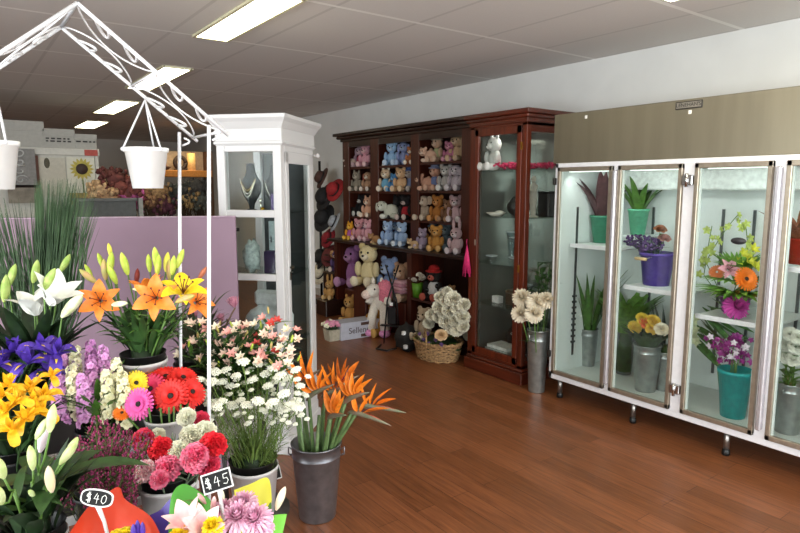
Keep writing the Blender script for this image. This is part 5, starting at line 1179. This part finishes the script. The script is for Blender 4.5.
P('bag_body', G().ball((0, 0, .075), (.10, .04, .075), 18, 10), M('141214', .35), t); P('bag_handle', G().tube([(.07*math.cos(a), 0, .10+.07*math.sin(a)) for a in [PI*i/12 for i in range(13)]], .008, 6), M('141214', .35), t)
t = T('black_case', 'black box standing on the second shelf behind the figurine', 'box', Vector((4.05, 3.34, GSH[1])), None, 0); P('case_body', G().box((0, 0, .1), (.22, .12, .2), None, .01), M('161416', .35), t); P('case_lid', G().box((0, 0, .205), (.224, .124, .012), None, .003), M('2a2628', .35), t)
t = T('figurine', 'tall white lady figurine on the second shelf near the side glass', 'figurine', Vector((3.80, 3.32, GSH[1]))); IV = M('d8d4c8', .4, var=.05)
P('dress', G().lathe([(.045, 0), (.045, .01), (.02, .02), (.026, .10), (.035, .16), (.028, .21), (.036, .25), (.012, .285), (0, .29)], 18), IV, t); P('head', G().ball((0, 0, .31), (.022, .022, .028), 12, 8), IV, t); P('arms', G().tube([(0, -.035, .26), (-.03, -.04, .2), (-.04, 0, .22), (-.03, .04, .2), (0, .035, .26)], .009, 6), IV, t)
t = T('shell_dish', 'white porcelain swan dish at the left of the second shelf of the timber glass cabinet', 'ornament', Vector((3.72, 3.66, GSH[1]))); P('dish', G().lathe([(0, .0), (.04, .0), (.085, .03), (.08, .032), (.03, .012), (0, .012)], 20), IV, t); P('lid', G().ball((.0, -.04, .03), (.03, .05, .02), 12, 8), IV, t)
CRY = glass('crystal', (.86, .92, .94), 1.6, 1.5, .05)
for k, (x, y, z, r_, h, lb) in enumerate(((3.74, 3.42, GSH[2], .075, .06, 'low crystal bowl on the third shelf of the timber cabinet'), (3.84, 3.58, GSH[2], .05, .26, 'tall slim crystal vase on the third shelf of the timber cabinet'), (3.80, 3.50, GSH[2], .045, .22, 'crystal goblet beside the slim vase on the third shelf'), (3.74, 3.72, GSH[2], .05, .05, 'small crystal dish at the left of the third shelf'), (3.78, 3.38, GSH[3], .07, .09, 'crystal jar at the right of the lowest glass shelf'), (3.9, 3.45, GSH[3], .05, .17, 'crystal candlestick on the lowest glass shelf'), (3.8, 3.45, .15, .06, .20, 'white crystal vase standing on the cabinet floor'))):
    t = T('crystal_ware', lb, 'glassware', (x, y, z), 'crystal ware in the timber cabinet')
    P('bowl', G().lathe([(r_*.6, 0), (r_*.6, .006), (r_*.35, .02), (r_*.7, h*.5), (r_, h), (r_*.94, h), (r_*.3, .03), (0, .03)], 16), CRY, t)
    P('rim', G().tube([(r_*math.cos(a), r_*math.sin(a), h) for a in [2*PI*i/16 for i in range(17)]], .004, 5, False), M('d8e0e4', .2, .3), t)
TM('white_card_box', G().box((0, 0, .03), (.06, .08, .06), None, .003), M('e4e4e4', .5), 'small white box on the lowest glass shelf of the timber cabinet', 'box', (3.76, 3.66, GSH[3]))
t = T('jewel_box', 'dark lidded jewel box on the lowest glass shelf of the timber cabinet', 'box', (3.82, 3.48, GSH[3])); P('box_base', G().box((0, 0, .05), (.14, .16, .10), None, .006), M('54483c', .3, .4), t); P('box_lid', G().box((0, 0, .115), (.15, .17, .03), None, .01), M('6a5c4c', .3, .4), t)
TM('dark_cloth', G().ball((0, 0, .12), (.17, .16, .14), 16, 8, .4), M('1c1e1e', .7), 'dark cloth draped on the floor of the timber cabinet', 'cloth', (3.98, 3.52, .17))
for k in range(3): TM('album', G().box((0, 0, 0), (.22-.02*k, .30-.03*k, .028), None, .003), M(('c8ccc8', 'a8b0ac', 'd4d4d0')[k], .4), ('lowest', 'middle', 'top')[k]+' pale album in the stack on the floor of the timber cabinet', 'album', (3.75, 3.56, .165+.03*k), 'albums in the timber cabinet')

# zinc bucket of white chrysanthemums between the cabinet and the fridge
bc2 = Vector((3.585, 3.045, 0)); zinc('galvanised bucket of white chrysanthemums standing between the timber cabinet and the fridge', bc2, .085, .50, GALV)
CW_ = M('e8e0cc', .6, var=.08, scale=60, c2='e0cfb4')
for k, (x, y, X, s_, lb) in enumerate(((522, 298, 3.50, 1.5, 'upper left'), (537, 303, 3.50, 1.6, 'upper right'), (520, 314, 3.46, 1.35, 'lower left'), (534, 314, 3.46, 1.4, 'lower middle'), (546, 300, 3.54, 1.3, 'far right, against the fridge'))):
    tip = onx(x, y, X); flower('chrysanthemum', 'large white chrysanthemum bloom in the galvanised bucket by the cabinet, '+lb, 'chrysanthemum', 'white chrysanthemums', bc2+Vector((rnd.uniform(-.03, .03), rnd.uniform(-.03, .03), .03)), tip, U(rnd.uniform(-.3, .3), .35, .8), [('flower_head', 'chrysanthemum', f_chrys, CW_)], STEMG, .004, s_*1.05, 4, DGREEN, ('lily_leaf', f_leaf), .9)
for k in range(5):
    t = T('leafy_branch', 'dark green leafy branch rising behind the white chrysanthemums', 'branch', bc2+Vector((.02*math.cos(k), .02*math.sin(k), .03)), 'green branches by the fridge')
    e = onx(538+k*4, 262+6*(k % 3), 3.60)-t.location; P('stem', G().tube([(0, 0, 0), e*.6, e], .004, 6), DGREEN, t)
    for q in range(6): PC('leaf', cached('broad_leaf', f_bleaf, DGREEN), t, None, e*(.68+.055*q), Quaternion((0, 0, 1), q*2.4+k), .75)
# ------------------------------------------------------------------ flowers inside the display fridge
FL = FZ0+.03
def fp(px_, X, z): p = onx(px_, 300, X); return Vector((X, p.y, z))
def fzinc(px_, X, z, r, h, lb, mat=GALV, grp='zinc buckets inside the display fridge'): return zinc(lb, fp(px_, X, z), r, h, mat, grp)
def plain_pot(name, label, c, r0, r1, h, mat, cat='flower pot', rim=True):
    t = T(name, label, cat, c); P('pot', G().lathe([(0, 0), (r0, 0), (r1*.97, h*.92), (r1*1.04, h*.92), (r1*1.04, h), (r1*.95, h), (r1*.9, h*.9), (0, h*.85)], 26), mat, t); return t
def bunch_leaves(name, label, c, n, L_, W_, mat, zb=0, spread=.03, e0=80, e1=40, cat='foliage', grp=None):
    t = T(name, label, cat, c, grp); g = G()
    for k in range(n):
        a = k*2.4+rnd.random(); g.M = Matrix.Translation((spread*math.cos(a), spread*math.sin(a), zb)); g.petal(L_*rnd.uniform(.7, 1.1), W_, a, e0*rnd.uniform(.85, 1.05), e1, LAN, .25, 0, 0, 7, 1)
    P('leaves', g, mat, t); P('stalk_base', G().tube([(0, 0, 0), (0, 0, max(.03, zb+.04))], spread*.8+.01, 8), DGREEN, t); return t
# first bay
p = fp(598, 3.98, 1.175); plain_pot('green_pot', 'green pot of dark red leaves on the shelf behind the first fridge door', p, .055, .085, .21, M('3c8468', .5))
bunch_leaves('cordyline', 'dark brownish red pointed leaves in the green pot behind the first fridge door', p+Vector((0, 0, .16)), 13, .46, .085, M('4a2c30', .5, var=.3), .0, .03, 82, 40)
p = fp(588, 4.08, 1.175); bunch_leaves('pale_grass_pot', 'pale straw coloured bunch beside the green pot behind the first fridge door', p, 12, .22, .02, M('b09c78', .6), .02, .03, 88, 80)
fzinc(590, 3.98, FL, .075, .30, 'galvanised bucket of long green leaves behind the first fridge door')
p = fp(590, 3.98, FL+.04); bunch_leaves('palm_leaves', 'long narrow dark green leaves in the bucket behind the first fridge door', p, 40, .55, .035, M('3c6428', .5, var=.3), .24, .05, 84, 50)
t = T('white_filler', 'sprays of tiny white filler flowers beside the green leaves behind the first door', 'flowers', fp(580, 3.95, FL+.04) if False else fp(588, 3.95, FL+.05)); g = G(); g2 = G(); r = random.Random(12)
for k in range(26):
    e = Vector((r.uniform(-.06, .06), r.uniform(-.02, .16), r.uniform(.32, .55))); g2.tube([(0, 0, 0), (e.x*.3, e.y*.3, .3), e], .0018, 4)
    for q in range(5): g.ball(e+Vector((r.uniform(-.03, .03), r.uniform(-.03, .03), r.uniform(-.03, .03))), .006, 6, 4)
P('blossom', g, M('dfe4dc', .7), t); P('stems', g2, STEMG, t)
# second bay
p = fp(634, 4.05, 1.25)
hg = P('wall_bracket', spanL(G(), (3.95, onx(634, 300, 4.05).y-.09, 1.236), (XB-.045, onx(634, 300, 4.05).y+.09, 1.248)), MINT, fr)
plain_pot('mint_pot', 'mint green pot of ferny leaves high behind the second fridge door', p, .05, .075, .19, M('6cc49c', .5))
bunch_leaves('fern', 'green arching fern leaves in the mint pot behind the second fridge door', p+Vector((0, 0, .15)), 16, .36, .05, GREEN, 0, .03, 80, 30)
p = fp(655, 3.86, .93); t = plain_pot('purple_bucket', 'purple metal bucket with a wooden handle on the shelf behind the second fridge door', p, .085, .115, .225, M('5b44a0', .3, .3), 'bucket')
P('handle_wire', G().tube([(-.10, -.03, .205), (-.125, .0, .19), (-.135, .03, .185), (-.12, .10, .185), (-.03, .115, .2)], .0025, 6), M('b8b8b8', .3, .9), t); P('handle_grip', G().tube([(-.135, .0, .185), (-.13, .085, .185)], .011, 10), M('d8b888', .5), t, 'pale wooden handle grip')
t = T('purple_statice', 'small dark purple flowers spilling from the purple bucket in the fridge', 'flowers', p+Vector((0, 0, .03))); g = G(); g2 = G()
for k in range(40):
    e = Vector((rnd.uniform(-.10, .06), rnd.uniform(-.02, .19), rnd.uniform(.20, .29))); g2.tube([(0, 0, 0), (e.x*.6, e.y*.5, .20), e], .002, 4)
    for q in range(5): g.ball(e+Vector((rnd.uniform(-.02, .02), rnd.uniform(-.02, .02), rnd.uniform(-.02, .02))), (.010, .010, .009), 6, 4)
P('blossom', g, M('5c4474', .7, var=.35), t); P('stems', g2, DGREEN, t)
for k, (x, y, mt, lb) in enumerate(((660, 231, 'a86c44', 'rust coloured spray rose at the top of the purple bucket'), (664, 240, 'c09088', 'dusty pink flower at the right of the purple bucket'))):
    flower('spray_rose', lb, 'rose', None, p+Vector((rnd.uniform(-.02, .02), 0, .03)), onx(x, y, 3.86), U(0, .8, .5), [('flower_head', 'rose', f_rose, M(mt, .6))], GREEN, .002, 1.2, 5, GREEN, ('alst_leaf', f_leaf), .8)
fzinc(627, 4.02, FL, .075, .33, 'darker galvanised bucket of green foliage at the back behind the second fridge door', M('70787a', .4, .6))
p = fp(627, 4.0, FL+.03); bunch_leaves('green_branch', 'bright green leafy branches at the back behind the second fridge door', p, 80, .36, .07, M('5c8a34', .5, var=.3), .30, .06, 86, 35)
p3 = fp(650, 3.80, FL); zinc('galvanised bucket of yellow and orange roses at the front behind the second fridge door', p3, .092, .33, GALV, 'zinc buckets inside the display fridge')
p4 = fp(668, 3.92, FL); zinc('galvanised bucket partly hidden by the second door frame, right of the roses', p4, .075, .28, GALV, 'zinc buckets inside the display fridge')
RS = [(634, 328, 'f0d050', 'pale yellow rose at the left of the rose bucket'), (645, 324, 'f0703c', 'orange rose in the middle of the rose bucket'), (652, 329, 'ecc848', 'yellow rose right of the orange one in the rose bucket'), (642, 320, 'ecd050', 'small yellow rose behind the orange one'), (653, 322, 'ecc848', 'yellow rose at the back right of the rose bucket'), (661, 330, 'f0e4cc', 'cream rose at the far right of the rose bucket')]
for x, y, mt, lb in RS:
    flower('rose', lb, 'rose', 'roses behind the second fridge door', p3+Vector((rnd.uniform(-.04, .04), rnd.uniform(-.04, .04), .02)), onx(x, y, 3.80), U(rnd.uniform(-.2, .2), .5, .8), [('flower_head', 'rose', f_rose, M(mt, .5, var=.1))], DGREEN, .003, 1.35, 6, DGREEN, ('broad_leaf', f_bleaf), .55)
bunch_leaves('rose_foliage', 'dark green foliage filling the rose bucket under the blooms', p3+Vector((0, 0, .29)), 70, .19, .05, DGREEN, .02, .06, 80, 25)
bunch_leaves('dark_spears', 'dark blue green spear leaves behind the cream rose', p4+Vector((0, 0, .02)), 12, .36, .03, M('23382c', .5), .26, .03, 86, 70)
# third bay, upper shelf
p = fp(735, 3.92, .815); plain_pot('arrangement_bowl', 'low purple bowl of the mixed arrangement behind the third fridge door', p, .07, .09, .10, M('6c3c74', .5), 'bowl')
t = T('mixed_arrangement', 'mixed arrangement with an orange gerbera, pink lily and green leaves behind the third door', 'flower arrangement', p+Vector((0, 0, .08)))
o = t.location
h = bloom(t, 'gerbera_head', 'gerbera_petals', f_gerb, GORA, onx(746, 279, 3.74)-o, U(.1, .25, .95), 1.35); PC('gerbera_centre', cached('gerbera_centre', f_gcen, GCEN), h)
h = bloom(t, 'pink_lily', 'lily_petals', f_lily, M('e0a0b0', .5, var=.2), onx(728, 270, 3.80)-o, U(-.1, .3, .9), .95); PC('stamens', cached('lily_stamens', f_lilyst, ANTH), h)
bloom(t, 'orange_flower', 'gerbera_petals', f_gerb, M('e07840', .5), onx(717, 272, 3.86)-o, U(-.5, .4, .7), .9)
for x, y, s_ in ((748, 262, 1.2), (755, 268, 1.1), (742, 255, 1.0), (752, 250, 1.0), (737, 262, .8)): bloom(t, 'yellow_orchid', 'alst', f_alst, M('d0d040', .5, var=.2), onx(x, y, 3.84)-o, U(.2, .4, .8), s_*1.4, x)
g = G()
for k in range(16):
    a = PI+(-1.6+3.2*k/15); g.M = Matrix.Translation((0, 0, .09)); g.petal(.22, .055, a, 40, -12, LAN, .2, 0, 0, 6, 1)
for k in range(30):
    a = k*2.4; g.M = Matrix.Translation((0, 0, .09)); g.petal(.26, .045, a, 75, 35, LAN, .2, 0, 0, 6, 1)
q_ = onx(738, 296, 3.82)-o
for k in range(26): g.M = Matrix.Translation(q_); g.petal(.17+.05*(k % 3), .06, PI/2+PI*k/25, 30, -25+10*(k % 3), LAN, .2, 0, 0, 6, 1)
q_ = onx(738, 280, 3.90)-o
for k in range(22): g.M = Matrix.Translation(q_); g.petal(.20, .05, k*2.4, 70, 10, LAN, .2, 0, 0, 6, 1)
P('leaves', g, M('6a9c34', .5, var=.35), t)
t = T('green_orchid', 'tall arching spray of pale green orchids behind the third fridge door', 'orchid', fp(728, 4.02, .815)); o = t.location
pts = [(0, 0, 0), (0, .03, .3), (0, .08, .42), (-.02, .10, .50)]
for n_, tgt, lo in ((12, (738, 215), (706, 262)), (9, (745, 222), (748, 255)), (10, (712, 226), (704, 275))):
    a = onx(*lo, 3.98)-o; b_ = onx(*tgt, 3.98)-o; md = (a+b_)/2+Vector((0, 0, .05)); cv = [a*(1-u)**2+md*2*u*(1-u)+b_*u*u for u in [i/10 for i in range(11)]]
    P('stem', G().tube([(0, 0, 0)]+[cv[0]*.6+Vector((0, 0, -.0))]+cv, .003, 5), STEMG, t)
    for k in range(n_): bloom(t, 'orchid_bloom', 'orchid', f_orchid, M('b8c866', .5, var=.2), cv[min(10, int(k*11/n_))]+Vector((rnd.uniform(-.03, .0), rnd.uniform(-.03, .03), rnd.uniform(-.03, .03))), U(rnd.uniform(-.6, .6), .2, .8), rnd.uniform(1.0, 1.5), k)
t = T('magenta_chrysanthemum', 'large magenta chrysanthemum lying at the shelf edge behind the third fridge door', 'chrysanthemum', onx(736, 312, 3.74)+Vector((0, 0, -.04))); o = t.location
bloom(t, 'flower_head', 'chrysanthemum', f_chrys, M('c440a0', .6, var=.2), onx(736, 307, 3.72)-o, U(0, .35, .9), 1.5); P('stem', G().tube([onx(738, 307, 3.76)-o, (.10, 0, .02), (.2, .0, .0)], .004, 6), STEMG, t)
# third bay, floor
p5 = fp(741, 3.80, FL); t = plain_pot('teal_bucket', 'turquoise bucket of purple orchids on the floor behind the third fridge door', p5, .07, .098, .30, M('1f9c9c', .35), 'bucket')
for k, (x, y, n_) in enumerate(((708, 338, 9), (714, 348, 9), (722, 362, 8), (735, 345, 9), (746, 340, 9), (728, 342, 8), (745, 356, 8), (738, 365, 7), (718, 355, 8))):
    tip = onx(x, y, 3.74+.02*k); t = T('purple_orchid', 'purple and white orchid spray in the turquoise bucket behind the third fridge door', 'orchid', p5+Vector((rnd.uniform(-.03, .03), rnd.uniform(-.03, .03), .02)), 'purple orchid sprays'); e = tip-t.location
    rim = Vector((0, 0, .30)); cv = [rim*(1-u)**2+Vector((e.x*.4, e.y*.4, max(e.z, .36)+.03))*2*u*(1-u)+e*u*u for u in [i/8 for i in range(9)]]
    P('stem', G().tube([(0, 0, 0)]+cv, .0025, 5), STEMG, t)
    for q in range(n_): bloom(t, 'orchid_bloom', 'orchid', f_orchid, M('8c2878', .5, var=.25, scale=50) if q % 4 else M('e4d4e0', .5), cv[3+min(5, int(q*6/n_))]+Vector((rnd.uniform(-.03, .02), rnd.uniform(-.04, .04), rnd.uniform(-.03, .03))), U(rnd.uniform(-.5, .5), .3, .8), rnd.uniform(.9, 1.3), q)
t = T('leaf_bunch', 'bunch of long strappy leaves lying diagonally behind the purple orchids', 'foliage', p5+Vector((.12, .06, .02))); g = G(); o = t.location
for k in range(34):
    a = onx(694+rnd.uniform(-4, 4)+k*1.0, 330+rnd.uniform(-12, 12)-k, 3.95)-o; b_ = onx(722+rnd.uniform(-8, 8)+k*1.2, 372+rnd.uniform(-8, 14)-k*3, 3.90)-o; n0 = len(g.v)
    d = b_-a; g.M = frame(a, d, rnd.random()*3, 1); g.petal(d.length*1.15, .04, 0, 89, 84, LAN, .2, 0, 0, 6, 1)
P('leaves', g, M('4c7a3c', .5, var=.35), t); P('stalk', G().tube([onx(722, 372, 3.92)-o, (.02, 0, .1), (0, 0, 0)], .012, 7), STEMG, t)
t = T('white_orchid', 'pale green and white orchid spray at the left behind the third fridge door', 'orchid', p5+Vector((.06, .10, .02))); o = t.location
e = onx(698, 330, 3.84)-o; P('stem', G().tube([(0, 0, 0), (0, .05, .32), e*.7+Vector((0, 0, .12)), e], .003, 5), STEMG, t)
for q in range(9): bloom(t, 'orchid_bloom', 'orchid', f_orchid, M('d4dcb4', .5, var=.15), e+Vector((rnd.uniform(-.04, .03), rnd.uniform(-.05, .05), rnd.uniform(-.09, .08))), U(rnd.uniform(-.5, .5), .3, .8), 1.6, q)
# fourth bay
p = fp(797, 3.90, 1.16); t = plain_pot('red_pot', 'red pot on the upper shelf behind the fourth fridge door', p, .06, .085, .15, M('b83020', .5)); 
bunch_leaves('brown_foliage', 'rust brown foliage standing in the red pot behind the fourth fridge door', p+Vector((0, 0, .1)), 24, .26, .05, M('8c5438', .6, var=.3), 0, .05, 78, 30)
for x, y in ((793, 283), (799, 290), (797, 275)): pass
p6 = fp(798, 3.80, FL); zinc('galvanised bucket of white flowers on the floor behind the fourth fridge door', p6, .085, .30, GALV, 'zinc buckets inside the display fridge')
for k, (x, y) in enumerate(((784, 345), (790, 335), (786, 358), (796, 348), (792, 360), (798, 338))):
    flower('white_lisianthus', 'white flower with green leaves in the bucket behind the fourth fridge door', 'flower', 'white flowers behind the fourth door', p6+Vector((rnd.uniform(-.03, .03), rnd.uniform(-.03, .03), .02)), onx(x, y, 3.76), U(-.3, .5, .8), [('flower_head', 'rose', f_rose, M('e8e8dc', .5))], GREEN, .003, 1.2, 5, GREEN, ('broad_leaf', f_bleaf), .6)

# ------------------------------------------------------------------ hats on the wall left of the bookcase
hr = T('hat_stand', 'black wire hat stand by the wall holding black and red hats', 'hat stand', (4.05, 7.35, 0))
P('pole', G().tube([(0, 0, 0), (0, 0, 1.95)], .018, 8), BK, hr); P('base', G().lathe([(.2, 0), (.2, .02), (.02, .05)], 20), BK, hr)
HT = [(322, 178, .15, 'brown knitted hat at the top of the hat stand', '4c3028', .09), (325, 197, .20, 'wide black hat on the hat stand', '181618', .11), (335, 190, .16, 'bright red felt hat on the hat stand', '9c2024', .10), (324, 218, .20, 'second wide black hat lower on the hat stand', '1c1a1c', .11), (335, 222, .14, 'silver grey hat with a bow on the hat stand', 'a0a4ac', .08), (328, 238, .14, 'small red beret on the hat stand', '8c1c28', .07), (331, 256, .16, 'dark red hat at the bottom of the hat stand', '6c2c2c', .09), (321, 272, .18, 'cream straw sun hat below the red hats', 'd8ccb4', .09), (322, 257, .18, 'black brimmed hat near the bottom of the hat stand', '1c1a1a', .1)]
for x, y, rb, lb, c_, hh in HT:
    p = onx(x, y, 3.98); t = T('hat', lb, 'hat', p, 'hats on the wire stand'); t.rotation_euler = (0, R_(-65), R_(rnd.uniform(-25, 25)))
    P('brim', G().lathe([(.02, 0), (rb*.7, 0), (rb, -.02+.01), (rb, .0), (rb*.6, .012)], 24), M(c_, .8, var=.15), t); P('crown', G().lathe([(rb*.6, 0), (rb*.55, hh*.7), (rb*.4, hh), (0, hh*1.05)], 20), M(c_, .8, var=.15), t)
    P('band', G().lathe([(rb*.61, .005), (rb*.605, .03), (rb*.59, .03)], 20), M('141214', .6), t)
    P('peg', G().tube([(0, 0, 0), (.0, 0, -.05)], .006, 6), BK, hr, None, loc=p-hr.location)

# ------------------------------------------------------------------ the back of the shop, above the partition
BYY = 8.0
def by(x, y, Y=BYY): return ony(x, y, Y)
a = by(16, 150); b_ = by(97, 150); zt = by(60, 149).z; zl = by(60, 205).z
wu = T('display_unit', 'white display unit with a sunflower picture in the back left of the shop', 'display unit', (0, BYY, 0))
WB = M('d6d4cc', .5, var=.04)
P('unit_body', G().span((.05, .03, 0), (b_.x, .45, zt)), WB, wu)
P('top_rail', G().span((.0, -.03, zt-.07), (b_.x+.02, .47, zt+.01), .004), WB, wu)
P('side_post', G().span((b_.x-.03, -.02, 0), (b_.x+.005, .02, zt)), WB, wu)
x0, x1 = by(67, 170).x, by(95, 170).x
sp_ = P('sunflower_poster', G().span((x0, .015, zl), (x1, .03, zt-.09)), M('e4e2d4', .5, var=.04), wu)
pc = Vector((by(82, 169).x, .012, by(82, 169).z))
g = G()
for k in range(16): g.M = frame(pc, (0, -1, 0)); g.petal(.09, .04, k*2*PI/16, 8, 0, LAN, .1, .04, 0, 3, 1)
P('sunflower_petals', g, M('c4b458', .6, var=.15), sp_); P('sunflower_centre', (lambda q: (setattr(q, 'M', frame(pc, (0, -1, 0))), q.lathe([(.065, 0), (.06, .02), (0, .025)], 18), q)[-1])(G()), M('4a3a34', .7), sp_)
P('sunflower_stem', G().tube([pc+Vector((0, .01, -.05)), pc+Vector((.01, .01, -.28))], .012, 6), M('6c7a4c', .6), sp_)
P('field', G().span((x0+.01, .01, zl), (x1-.01, .016, pc.z-.28)), M('b09858', .7, var=.35, scale=14), sp_)
x0, x1 = by(84, 153).x, by(97, 153).x; P('red_label', G().span((x0, -.04, zt-.07), (x1, -.03, zt+.0)), M('b8483c', .5), wu, 'red label on the top rail')
P('panel_frame', G().span((by(33, 160).x, -.01, zl), (by(33, 160).x+.05, .03, zt-.08)), M('6c3a24', .5), wu, 'brown timber upright'); P('panel_frame', G().span((.05, -.01, zt-.16), (by(33, 160).x, .03, zt-.08)), M('8a5028', .5), wu, 'brown timber rail')
P('paper_panel', G().span((by(35, 160).x+.02, .012, zl+.1), (by(65, 160).x, .03, zt-.1)), M('cfcabc', .5, var=.05), wu)
P('small_print_flower', G().ball((by(47, 163).x, .012, by(47, 163).z), (.03, .008, .06), 10, 6), M('5c5848', .6), wu)
pf = T('scroll_picture', 'silver scrollwork picture behind the left hanging bucket', 'picture', (by(22, 170).x, BYY-.06, by(22, 185).z))
P('picture_panel', G().span((-.13, 0, 0), (.13, .02, .40)), M('8c8a88', .6, var=.1), pf)
for k in range(4): P('scroll', G().tube([(-.02+(.075-.0055*i)*math.cos(i*.55+k), -.008, .06+.1*k+(.06-.0045*i)*math.sin(i*.55+k)) for i in range(13)], .009, 6), M('c4c4c4', .4, .4), pf)
P('picture_frame', G().span((-.15, -.01, -.03), (.15, .03, 0)), M('3a2018', .5), pf)
pf2 = T('mottled_picture', 'mottled grey picture hanging under the scrollwork picture', 'picture', (by(22, 200).x, BYY-.06, by(22, 203).z)); P('picture_panel', G().span((-.13, 0, 0), (.13, .02, .18)), M('8c8478', .7, var=.3, scale=9), pf2); P('picture_frame', G().span((-.14, -.01, .18), (.14, .03, .2)), M('3a2018', .5), pf2)
BXM = M('b8b6b0', .7, var=.05)
for k, (xa, xb, yt, ybm, lb) in enumerate(((-12, 43, 122, 149, 'long pale carton at the left on top of the white display unit'), (44, 74, 130, 149, 'middle carton with dark printed lines on top of the white display unit'), (75, 96, 135, 149, 'smallest carton at the right on top of the white display unit'))):
    A, B = by(xa, ybm), by(xb, yt); t = T('carton', lb, 'carton', ((A.x+B.x)/2, BYY+.2, zt+.01), 'cartons on the display unit'); w = abs(B.x-A.x)/2; h = B.z-zt-.01
    bd = P('carton_body', G().span((-w, -.2, 0), (w, .2, h), .004), BXM, t); P('carton_lid', G().span((-w-.005, -.205, h*.62), (w+.005, .205, h+.004), .003), BXM, bd)
    if k:
        g = G(); r = random.Random(k)
        for row in ((.36, .5) if k == 1 else (.5,)):
            x = -w*.85
            while x < w*.7: l_ = r.uniform(.02, .05); g.span((x, -.209, h*row-.008), (x+l_, -.204, h*row+.008)); x += l_+.02
        P('printed_bars', g, M('3c3a3a', .7), bd)
# dark planter trough and the dried flowers
TY = 6.6
A, B = by(80, 212, TY), by(136, 198, TY)
t = T('planter_trough', 'dark grey planter trough behind the purple partition', 'planter', ((A.x+B.x)/2, TY, 0)); w = abs(B.x-A.x)/2; zt2 = B.z
P('trough_body', G().span((-w, 0, zt2-.45), (w, .4, zt2-.02), .006), M('4a4c4c', .5), t); P('trough_rim', G().span((-w-.01, -.02, zt2-.03), (w+.01, .42, zt2), .004), M('5c5e5e', .5), t); P('trough_stand', G().span((-w*.9, .05, 0), (w*.9, .35, zt2-.45)), M('2a2a2a', .6), t); P('end_post', G().span((w+.02, -.02, 0), (w+.06, .03, zt2)), M('8a8a86', .5), t)
DRY = [(103, 190, 'c4a078', 'cream dried flower bunch at the left of the dark planter'), (116, 178, '5c2c28', 'tall dark red dried flower bunch above the planter'), (124, 186, '703830', 'rust red dried bunch in the middle of the planter'), (131, 202, 'b85890', 'bright magenta flower bunch at the front of the planter'), (134, 190, '6c3834', 'dark russet dried bunch at the right of the planter'), (110, 200, 'a07c5c', 'tan dried bunch low at the left of the planter')]
def dried(x, y, c_, lb, Y, zb, s_=1, grp='dried flower bunches in the planter'):
    tip = by(x, y, Y); t = T('dried_bunch', lb, 'dried flowers', (tip.x, Y+.15, zb), grp); e = tip-t.location; e.y = -.02
    g = G().ball(e, (.12*s_, .07*s_, .1*s_), 10, 7, .6); g2 = G()
    for k in range(40):
        d = Vector((rnd.uniform(-.14, .14)*s_, rnd.uniform(-.08, .08)*s_, rnd.uniform(-.12, .10)*s_)); g2.tube([(0, 0, 0), e*.6+d*.4, e+d], .004, 4); g.ball(e+d, (.024*s_, .022*s_, .026*s_), 6, 5, .9)
    P('flower_heads', g, M(c_, .8, var=.35, scale=30), t); P('stems', g2, M('4c3c2c', .8), t)
for x, y, c_, lb in DRY: dried(x, y, c_, lb, TY+.05, zt2-.04)
TY2 = 8.6
tb = T('back_table', 'dark table full of dried flower buckets in the back of the shop', 'table', (by(175, 210, TY2).x, TY2, 0)); P('table_top', G().span((-.9, -.05, .95), (.9, .6, 1.0)), M('2c2420', .6), tb)
for sx in (-.85, .85):
    for y in (.0, .55): P('leg', G().tube([(sx, y, 0), (sx, y, .95)], .025, 8), M('2c2420', .6), tb)
for k, (x, y, c_, lb) in enumerate(((143, 195, '9c7454', 'tan dried bunch left of the white arch post'), (152, 200, '7c5844', 'brown dried bunch under the hanging bucket'), (160, 193, 'a8845c', 'straw coloured dried bunch under the shelf'), (168, 205, '5c3040', 'dark plum dried bunch next to the arch post'), (184, 192, '3c3c38', 'dark grey green dried bunch between the two arch posts'), (190, 198, 'b09060', 'golden wheat bunch between the two arch posts'), (199, 188, '4c4844', 'dark seed head bunch beside the white tower cabinet'), (204, 200, '5c6058', 'grey green dried bunch beside the white tower cabinet'))):
    dried(x, y, c_, lb, TY2+.05, 1.0, 1.2, 'dried flower bunches on the back table')
SY = 10.5
A, B = by(155, 178, SY), by(212, 163, SY); zs = by(180, 175, SY).z
t = T('lit_shelf', 'amber lit timber shelf on the back wall of the shop', 'shelf', ((A.x+B.x)/2, SY, 0)); w = abs(B.x-A.x)/2
P('shelf_board', G().span((-w, 0, zs-.03), (w, .4, zs+.08), .005), M('c08038', .5, var=.15), t)
P('shelf_back', G().span((-w, .38, zs+.08), (w, .42, zs+.42)), M('c4b098', .6), t)
for sx in (-1, 1): P('shelf_upright', G().span((sx*w-.03, .05, 0), (sx*w+.03, .38, zs+.42)), M('5a3a20', .5), t)
p = by(194, 160, SY); t = T('tall_candle', 'tall amber candle glowing on the lit shelf', 'candle', (p.x, SY+.15, zs+.08)); P('wax', G().tube([(0, 0, 0), (0, 0, .30)], .07, 14), M('d8b070', .6, emit=.25), t); P('wick', G().tube([(0, 0, .3), (0, 0, .33)], .006, 5), BK, t)
p = by(183, 163, SY); t = T('round_ornament', 'dark round ornament on the amber lit shelf', 'ornament', (p.x, SY+.15, zs+.08)); P('ring', G().tube([(.09*math.cos(a), 0, .13+.10*math.sin(a)) for a in [2*PI*i/20 for i in range(21)]], .035, 8), M('2a1c18', .6), t); P('foot', G().box((0, 0, .015), (.2, .1, .03), None, .005), M('2a1c18', .6), t)
p = by(165, 168, SY); t = T('low_ornament', 'low dark ornament at the left of the amber lit shelf', 'ornament', (p.x, SY+.15, zs+.08)); P('dish', G().lathe([(.0, 0), (.08, 0), (.15, .06), (.14, .06), (.05, .015)], 18), M('3a2018', .6), t); P('fruit', G().ball((0, 0, .06), (.08, .08, .05), 12, 8), M('6c3428', .6), t)
area('shelf_lamp', (by(180, 150, SY).x, SY-.1, zs+.5), (0, 0, 0), .8, .1, 6, (1, .75, .42))
